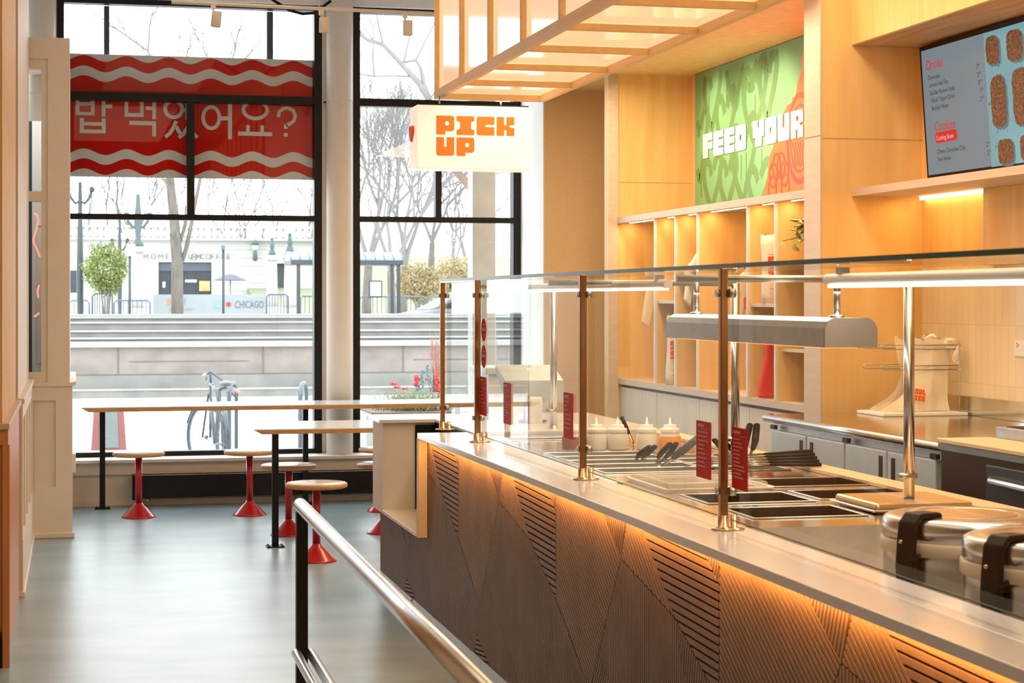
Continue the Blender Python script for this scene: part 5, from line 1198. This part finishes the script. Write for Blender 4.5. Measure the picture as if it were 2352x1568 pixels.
# coffee building -----------------------------------------------------------
BYY = 78.0
cb_ = thing('stone_building', 'long low limestone building with balustrade and coffee shop lettering across the street', 'building', (8, 82, .35))
def bz(v, y=BYY): return onY(440, v, y).z
bx0, bx1 = onY(60, 600, BYY).x, onY(742, 600, BYY).x
dx0, dx1 = onY(364, 600, BYY).x, onY(486, 600, BYY).x; dz = bz(602)
ex0, ex1 = onY(634, 600, BYY).x, onY(656, 600, BYY).x; ez = bz(604)
b = MB(); b.box(bx0, dx0, BYY, BYY+8, .35, bz(548)); b.box(dx1, ex0, BYY, BYY+8, .35, bz(548)); b.box(ex1, bx1, BYY, BYY+8, .35, bz(548)); b.box(dx0, dx1, BYY, BYY+8, dz, bz(548)); b.box(ex0, ex1, BYY, BYY+8, ez, bz(548))
b.build('wall', E['lime'], cb_)
b = MB()
for k in range(10): z = .5+k*.34; b.box(bx0, dx0-.1, BYY-.01, BYY, z, z+.02); b.box(dx1+.1, ex0-.1, BYY-.01, BYY, z, z+.02)
b.build('course_lines', E['limed'], cb_)
b = MB(); b.box(bx0, bx1, BYY-.25, BYY+.3, bz(552), bz(547)); b.box(bx0, bx1, BYY-.12, BYY+.2, bz(524), bz(519)); b.box(onY(565, 600, BYY).x, onY(600, 600, BYY).x, BYY-.15, BYY+.25, bz(548), bz(519))
for u in (240, 90, 470): b.box(onY(u, 600, BYY).x, onY(u+14, 600, BYY).x, BYY-.15, BYY+.25, bz(548), bz(519))
b.build('cornice', E['lime'], cb_)
b = MB(); x = bx0+.1
while x < bx1: b.lathe([(.05, bz(547)), (.10, bz(541)), (.05, bz(531)), (.06, bz(524))], (x, BYY+.05, 0), 8); x += .27
b.build('balusters', E['lime'], cb_)
b = MB(); b.box(dx0, dx1, BYY+.3, BYY+.35, .35, dz); o = b.build('shop_window', E['dark'], cb_)
b = MB(); b.box(dx0, dx1, BYY+.1, BYY+.28, bz(622), dz); b.build('awning_board', mat('grey_awning', (.07, .08, .10), .7), cb_)
b = MB()
for u in (364, 392, 425, 452, 484): xx = onY(u, 600, BYY).x; b.box(xx, xx+.04, BYY+.2, BYY+.3, .35, dz)
b.build('shop_window_frame', E['post'], cb_)
b = MB(); b.box(onY(458, 600, BYY).x, onY(483, 600, BYY).x, BYY+.15, BYY+.19, bz(668), bz(645)); b.build('window_poster', mat('orange_poster', (.5, .24, .08), .7, nscale=2, col2=(.45, .4, .2)), cb_)
b = MB(); b.box(onY(426, 600, BYY).x, onY(452, 600, BYY).x, BYY+.15, BYY+.19, bz(648), bz(642)); b.box(onY(374, 600, BYY).x, onY(380, 600, BYY).x, BYY+.15, BYY+.19, bz(660), bz(647)); b.build('white_window_sign', E['globe'], cb_)
b = MB(); b.box(ex0, ex1, BYY+.3, BYY+.35, .35, ez); b.build('doorway', mat('teal_dark', (.05, .08, .08), .4), cb_)
wx = onY(160, 600, BYY).x; b = MB(); b.box(wx-1.2, onY(176, 600, BYY).x, BYY-.02, BYY, bz(672), bz(622)); b.build('side_window', E['dark'], cb_)
b = MB(); ltr = 'MOMENTUM'; us = [328+k*17.2 for k in range(8)]
for ch, u in zip(ltr, us): text(b, ch, .31, plane_mx(onY(u, 595, BYY-.06), (1, 0, 0), (0, 0, 1)))
for ch, u in zip('COFFEE', [459+k*12.2 for k in range(6)]): text(b, ch, .31, plane_mx(onY(u, 595, BYY-.06), (1, 0, 0), (0, 0, 1)))
b.build('lettering', mat('bronze_letters', (.13, .12, .10), .6), cb_, recalc=False)
b = MB(); mxc = plane_mx(onY(446, 590, BYY-.06), (1, 0, 0), (0, 0, 1)); shape(b, [ell(0, 0, .14, .14, 24), ell(0, 0, .115, .115, 24)], mxc); shape(b, [[(-.04, .02), (.04, .02), (.02, -.03), (-.02, -.03)]], mxc); b.build('cup_emblem', mat('bronze_letters', (.1, .1, .1)), cb_, recalc=False)
# wall lantern
p = onY(586, 580, BYY-.3); t = thing('wall_lantern', 'green wall lantern with white globe on the stone building', 'lamp', p); MB().sphere(p+Vector((0, 0, .22)), .13, 2).build('globe', E['globe'], t)
b = MB(); b.lathe([(.02, -.35), (.10, -.3), (.09, .0), (.04, .1)], p, 12); b.lathe([(.17, .33), (.05, .5), (.01, .55)], p, 12); b.build('bracket', E['teal'], t)
# patio umbrella
p = onY(529, 675, 72); t = thing('patio_umbrella', 'dark grey patio umbrella in front of the stone building', 'umbrella', (p.x, 72, .35)); zt = onY(529, 629, 72).z; zb = onY(529, 643, 72).z
MB().lathe([(.001, zt), (.25, zt-.06), (.62, zb), (.60, zb-.02), (.001, zt-.05)], (p.x, 72, 0), 8, smooth=False).build('canopy', mat('umbrella_grey', (.10, .10, .13), .8), t); MB().tube([(p.x, 72, .35), (p.x, 72, zt)], .025, 8).build('pole', mat('tan_pole', (.3, .2, .15), .7), t)
# street lamps
def lamp(u, y, vg, rg_, vb, label, ped=None, arms=None, group=None, pole_r=.05, vtop=None):
    base = onY(u, 700, y); x = base.x; t = thing('street_lamp', label, 'street lamp', (x, y, .35), group)
    zt = onY(u, vtop if vtop else vg, y).z
    zb = .35
    if ped:
        zp = onY(u, ped[0], y).z; w = ped[1]; b = MB()
        b.box(x-w*1.25, x+w*1.25, y-w*1.25, y+w*1.25, .35, .35+.95); b.lathe([(w, 1.3), (w*.82, zp-.15)], (x, y, 0), 16); b.box(x-w*1.15, x+w*1.15, y-w*1.15, y+w*1.15, zp-.15, zp, .03); b.build('stone_pedestal', E['lime'], t); zb = zp
    b = MB(); b.lathe([(pole_r*2.2, zb), (pole_r*2.0, zb+.08), (pole_r, zb+.2), (pole_r*1.5, zb+.45*(zt-zb)), (pole_r*.7, zt)], (x, y, 0), 14)
    gl_ = [(x, zt)] if not arms else []
    if arms:
        za = onY(u, arms[0], y).z; w = arms[1]*y/4300
        for s_ in (-1, 1):
            pts = [(x, y, za-.25*w/1.0), (x+s_*w*.4, y, za-.12), (x+s_*w*.8, y, za+.02), (x+s_*w, y, za+.22)]
            b.tube(pts, pole_r*.6, 8); b.sphere((x+s_*w, y, za+.20), pole_r*1.4, 1); gl_.append((x+s_*w, za+.25+rg_*y/4300))
    b.build('post', E['teal'] if ped else E['post'], t)
    R_ = rg_*y/4300
    for (gx, gz) in gl_: MB().sphere((gx, y, gz+(0 if arms else R_*.9)), R_, 3).build('globe', E['globe'], t)
    return t
lamp(317, 50, 440, 9, 0, 'double armed verdigris street lamp on a tall stone pedestal', ped=(566, .16), arms=(512, 26), pole_r=.07, vtop=446)
lamp(275, 60, 500, 11, 0, 'farther double armed lamp behind the shrub', arms=(566, 17), pole_r=.05, vtop=505)
lamp(184, 44, 415, 13, 0, 'thick dark lamp post at the left edge of the window with two globes', arms=(455, 26), pole_r=.055, vtop=418)
lamp(625, 58, 546, 11, 0, 'single globe lamp on a stone pedestal left of the bus shelter, farther one', ped=(586, .18), pole_r=.05)
lamp(666, 52, 535, 13, 0, 'single globe lamp on a stone pedestal nearest the bus shelter', ped=(580, .18), pole_r=.055)
def signpost(u, y, vt, label, plate=None):
    p = onY(u, vt, y); t = thing('sign_post', label, 'sign post', (p.x, y, .35)); MB().tube([(p.x, y, .35), (p.x, y, p.z)], .028, 8).build('post', E['post'], t)
    if plate: a = onY(plate[0], plate[2], y-.05); c = onY(plate[1], plate[3], y-.05); MB().box(a.x, c.x, y-.07, y-.04, c.z, a.z, .01).build('plate', mat('sign_plate', (.40, .37, .38), .6), t)
    else: MB().box(p.x-.05, p.x+.03, y-.05, y+.03, p.z-.1, p.z, .01).build('cap', E['galv'], t)
signpost(298, 40, 558, 'thin dark sign post with a small white plate by the stone pedestal', (290, 311, 560, 588)); signpost(513, 40, 563, 'thin dark post in front of the white street banner')
# bus shelter -------------------------------------------------------------------
ys_ = 43.0; bs = thing('bus_shelter', 'bus shelter with ribbed barrel roof and poster case seen through both windows', 'bus shelter', (onY(800, 600, ys_).x, ys_, .35))
xa, xb = onY(668, 600, ys_).x, onY(926, 600, ys_).x; zr0, zr1 = onY(800, 606, ys_).z, onY(800, 577, ys_).z
pr_ = [Vector((xa, ys_+.7-.7*math.cos(math.pi*k/14), zr0+.08+(zr1-zr0-.08)*math.sin(math.pi*k/14))) for k in range(15)]
b = MB(); b.prism(pr_, (xb-xa, 0, 0)); b.build('barrel_roof', mat('shelter_metal', (.20, .22, .24), .35, .6), bs)
b = MB(); n_ = 12
for k in range(n_+1): x = xa+(xb-xa)*k/n_; b.tube([(x, p_.y, p_.z+.005) for p_ in pr_], .012, 5)
b.build('roof_ribs', E['galv'], bs); MB().box(xa, xb, ys_-.02, ys_+1.42, zr0-.02, zr0+.09, .01).build('gutter', E['post'], bs)
for u in (686, 788, 901, 916): x = onY(u, 600, ys_).x; MB().box(x-.04, x+.04, ys_+.02, ys_+.10, .35, zr0-.02).build('post', E['post'], bs)
x0, x1 = onY(847, 645, ys_).x, onY(878, 683, ys_).x; z1, z0 = onY(860, 644, ys_).z, onY(860, 683, ys_).z
MB().box(x0, x1, ys_-.02, ys_+.03, z0, z1, .03).build('poster_case', E['post'], bs); MB().box(x0+.03, x1-.03, ys_-.025, ys_-.02, z0+.03, z1-.03).build('poster', mat('poster_paper', (.36, .38, .38), .7, nscale=6), bs)
# bare trees -------------------------------------------------------------------
def grow(mb, p, d, L_, r, lev, rg_, spread=.5, sides=6):
    n_ = 3; pts = [p]; dd = d.copy()
    for k in range(n_):
        dd = (dd+Vector((rg_.uniform(-1, 1), rg_.uniform(-1, 1), rg_.uniform(-.3, .6)))*.13).normalized(); pts.append(pts[-1]+dd*L_/n_)
    mb.tube(pts, [r*(1-.35*k/n_) for k in range(n_+1)], sides if lev < 2 else 4 if lev < 4 else 3, cap=False)
    if lev >= 7: return
    for k in range(rg_.choice((2, 3, 3)) if lev < 5 else 3):
        a = rg_.uniform(0, 6.28); s_ = spread*rg_.uniform(.6, 1.3); perp = dd.orthogonal().normalized(); perp.rotate(Matrix.Rotation(a, 3, dd))
        nd = (dd+perp*s_+Vector((0, 0, .12))).normalized(); st_ = pts[-1] if k < 2 else pts[2]
        grow(mb, st_, nd, L_*rg_.uniform(.66, .84), r*.64*(1 if k < 2 else .7), lev+1, rg_, spread, sides)
def tree(x, y, z, h, r, seed, label, bark=None):
    rg_ = random.Random(seed); t = thing('bare_tree', label, 'tree', (x, y, z), 'bare trees beyond the street'); b = MB(); tp = Vector((x+rg_.uniform(-.15, .15), y, z+h*.26))
    b.lathe([(r*1.5, z), (r*1.1, z+.2), (r, z+.6)], (x, y, 0), 10); b.tube([(x, y, z+.5), (x, y, z+h*.12), tp], [r, r*.95, r*.8], 10); b.build('trunk', bark or E['bark'], t)
    b = MB()
    for k in range(3): a = rg_.uniform(0, 6.28); grow(b, tp, Vector((math.cos(a)*.45, math.sin(a)*.45, 1)).normalized(), h*.22, r*.55, 0, rg_)
    b.build('branches', E['twig'], t); return t
SP = [(205, 92, 9, .14), (330, 95, 10, .16), (540, 90, 9, .15), (690, 90, 10, .14), (842, 62, 9, .17), (900, 60, 8, .15), (925, 66, 9, .18), (990, 72, 7.5, .14), (1045, 80, 9, .12), (1075, 90, 9, .14), (455, 110, 11, .14), (620, 112, 11, .16)]
LB = ['bare tree farthest left behind the stone building', 'bare tree behind the pedestal lamp', 'bare tree above the coffee shop lettering', 'bare tree behind the bus shelter roof, left of the round column', 'bare tree at the left edge of the right window', 'forked bare tree left of the shelter poster case', 'bare tree above the right end of the shelter roof', 'bare tree standing on the grass slope', 'slender bare tree left of the thick brown trunk', 'bare tree just behind the thick brown trunk', 'distant bare tree above the middle of the stone building', 'distant bare tree above the wall lantern']
for i, (u, y, h, r) in enumerate(SP):
    p = onY(u, 680, y); z = .35
    if i == 7: z = onY(u, 655, y).z-.3; z = max(z, .35+(y-66)/24*3.25)
    tree(p.x, y, z, h, r, 20+i, LB[i])
# mid tree in front of the coffee shop
y = 43.5; t = thing('bare_tree', 'bare tree with a straight forked trunk in front of the coffee shop', 'tree', (onY(408, 700, y).x, y, .35)); b = MB()
Q = lambda u, v: onY(u, v, y)
b.tube([Vector((Q(407, 700).x, y, .35)), Q(407, 660), Q(407, 600), Q(403, 550), Q(400, 500), Q(392, 430), Q(384, 340), Q(380, 200)], [.15, .135, .13, .125, .115, .10, .085, .06], 12); b.tube([Q(418, 600), Q(428, 570), Q(438, 520), Q(452, 450), Q(466, 380), Q(480, 260)], [.05, .05, .045, .042, .035, .02], 8); b.tube([Q(412, 560), Q(424, 520), Q(430, 470), Q(440, 400), Q(446, 300)], [.04, .04, .036, .03, .02], 8); b.build('trunk', E['bark'], t)
b = MB(); rg = random.Random(4)
for (u, v, dx) in ((380, 210, -.3), (384, 340, -.7), (480, 270, .5), (446, 310, .2), (392, 430, -.9), (466, 385, .8), (384, 300, .6)): grow(b, Q(u, v), Vector((dx, rg.uniform(-.4, .4), 1)).normalized(), 1.0, .045, 1, rg, .6)
b.build('branches', E['twig'], t)
# near brown tree at the right window
y = 24.5; t = thing('bare_tree', 'thick mottled brown tree trunk outside the right window with a limb crossing the upper pane', 'tree', (onY(1112, 1000, y).x, y, -.2)); b = MB()
b.tube([Vector((Q(0, 0).x, 0, 0))*0+Vector((onY(1108, 1000, y).x, y, -.2)), Q(1108, 700), Q(1110, 600), Q(1113, 500), Q(1112, 400), Q(1110, 250), Q(1100, 60), Q(1090, -150)], [.24, .17, .155, .15, .15, .13, .12, .10], 18); b.tube([Q(1100, 460), Q(1086, 435), Q(1043, 388), Q(1010, 330), Q(985, 228)], [.07, .06, .05, .045, .045], 10); b.build('trunk', E['barkn'], t, rel=True)
b = MB(); b.tube([Q(985, 228), Q(962, 190), Q(925, 150), Q(880, 102), Q(845, 92), Q(815, 70), Q(760, 20)], [.045, .042, .036, .03, .026, .02, .012], 8); b.tube([Q(985, 228), Q(975, 195), Q(966, 155), Q(955, 138), Q(928, 143)], [.04, .03, .026, .022, .014], 8); b.tube([Q(948, 176), Q(905, 174), Q(860, 175), Q(825, 170), Q(780, 160)], [.016, .014, .013, .012, .008], 6); b.tube([Q(880, 102), Q(860, 98), Q(835, 60), Q(822, 30)], [.014, .012, .008, .004], 6)
rg = random.Random(11)
for (u, v, dx) in ((955, 138, .3), (880, 102, -.3), (845, 92, -.6), (925, 150, .2), (860, 175, -.2), (985, 228, .6), (1090, -100, -.5), (1100, 60, -.8)): grow(b, Q(u, v), Vector((dx, rg.uniform(-.4, .4), .6)).normalized(), .7, .014, 2, rg, .7)
b.build('branches', E['twig'], t)
y = 43.5
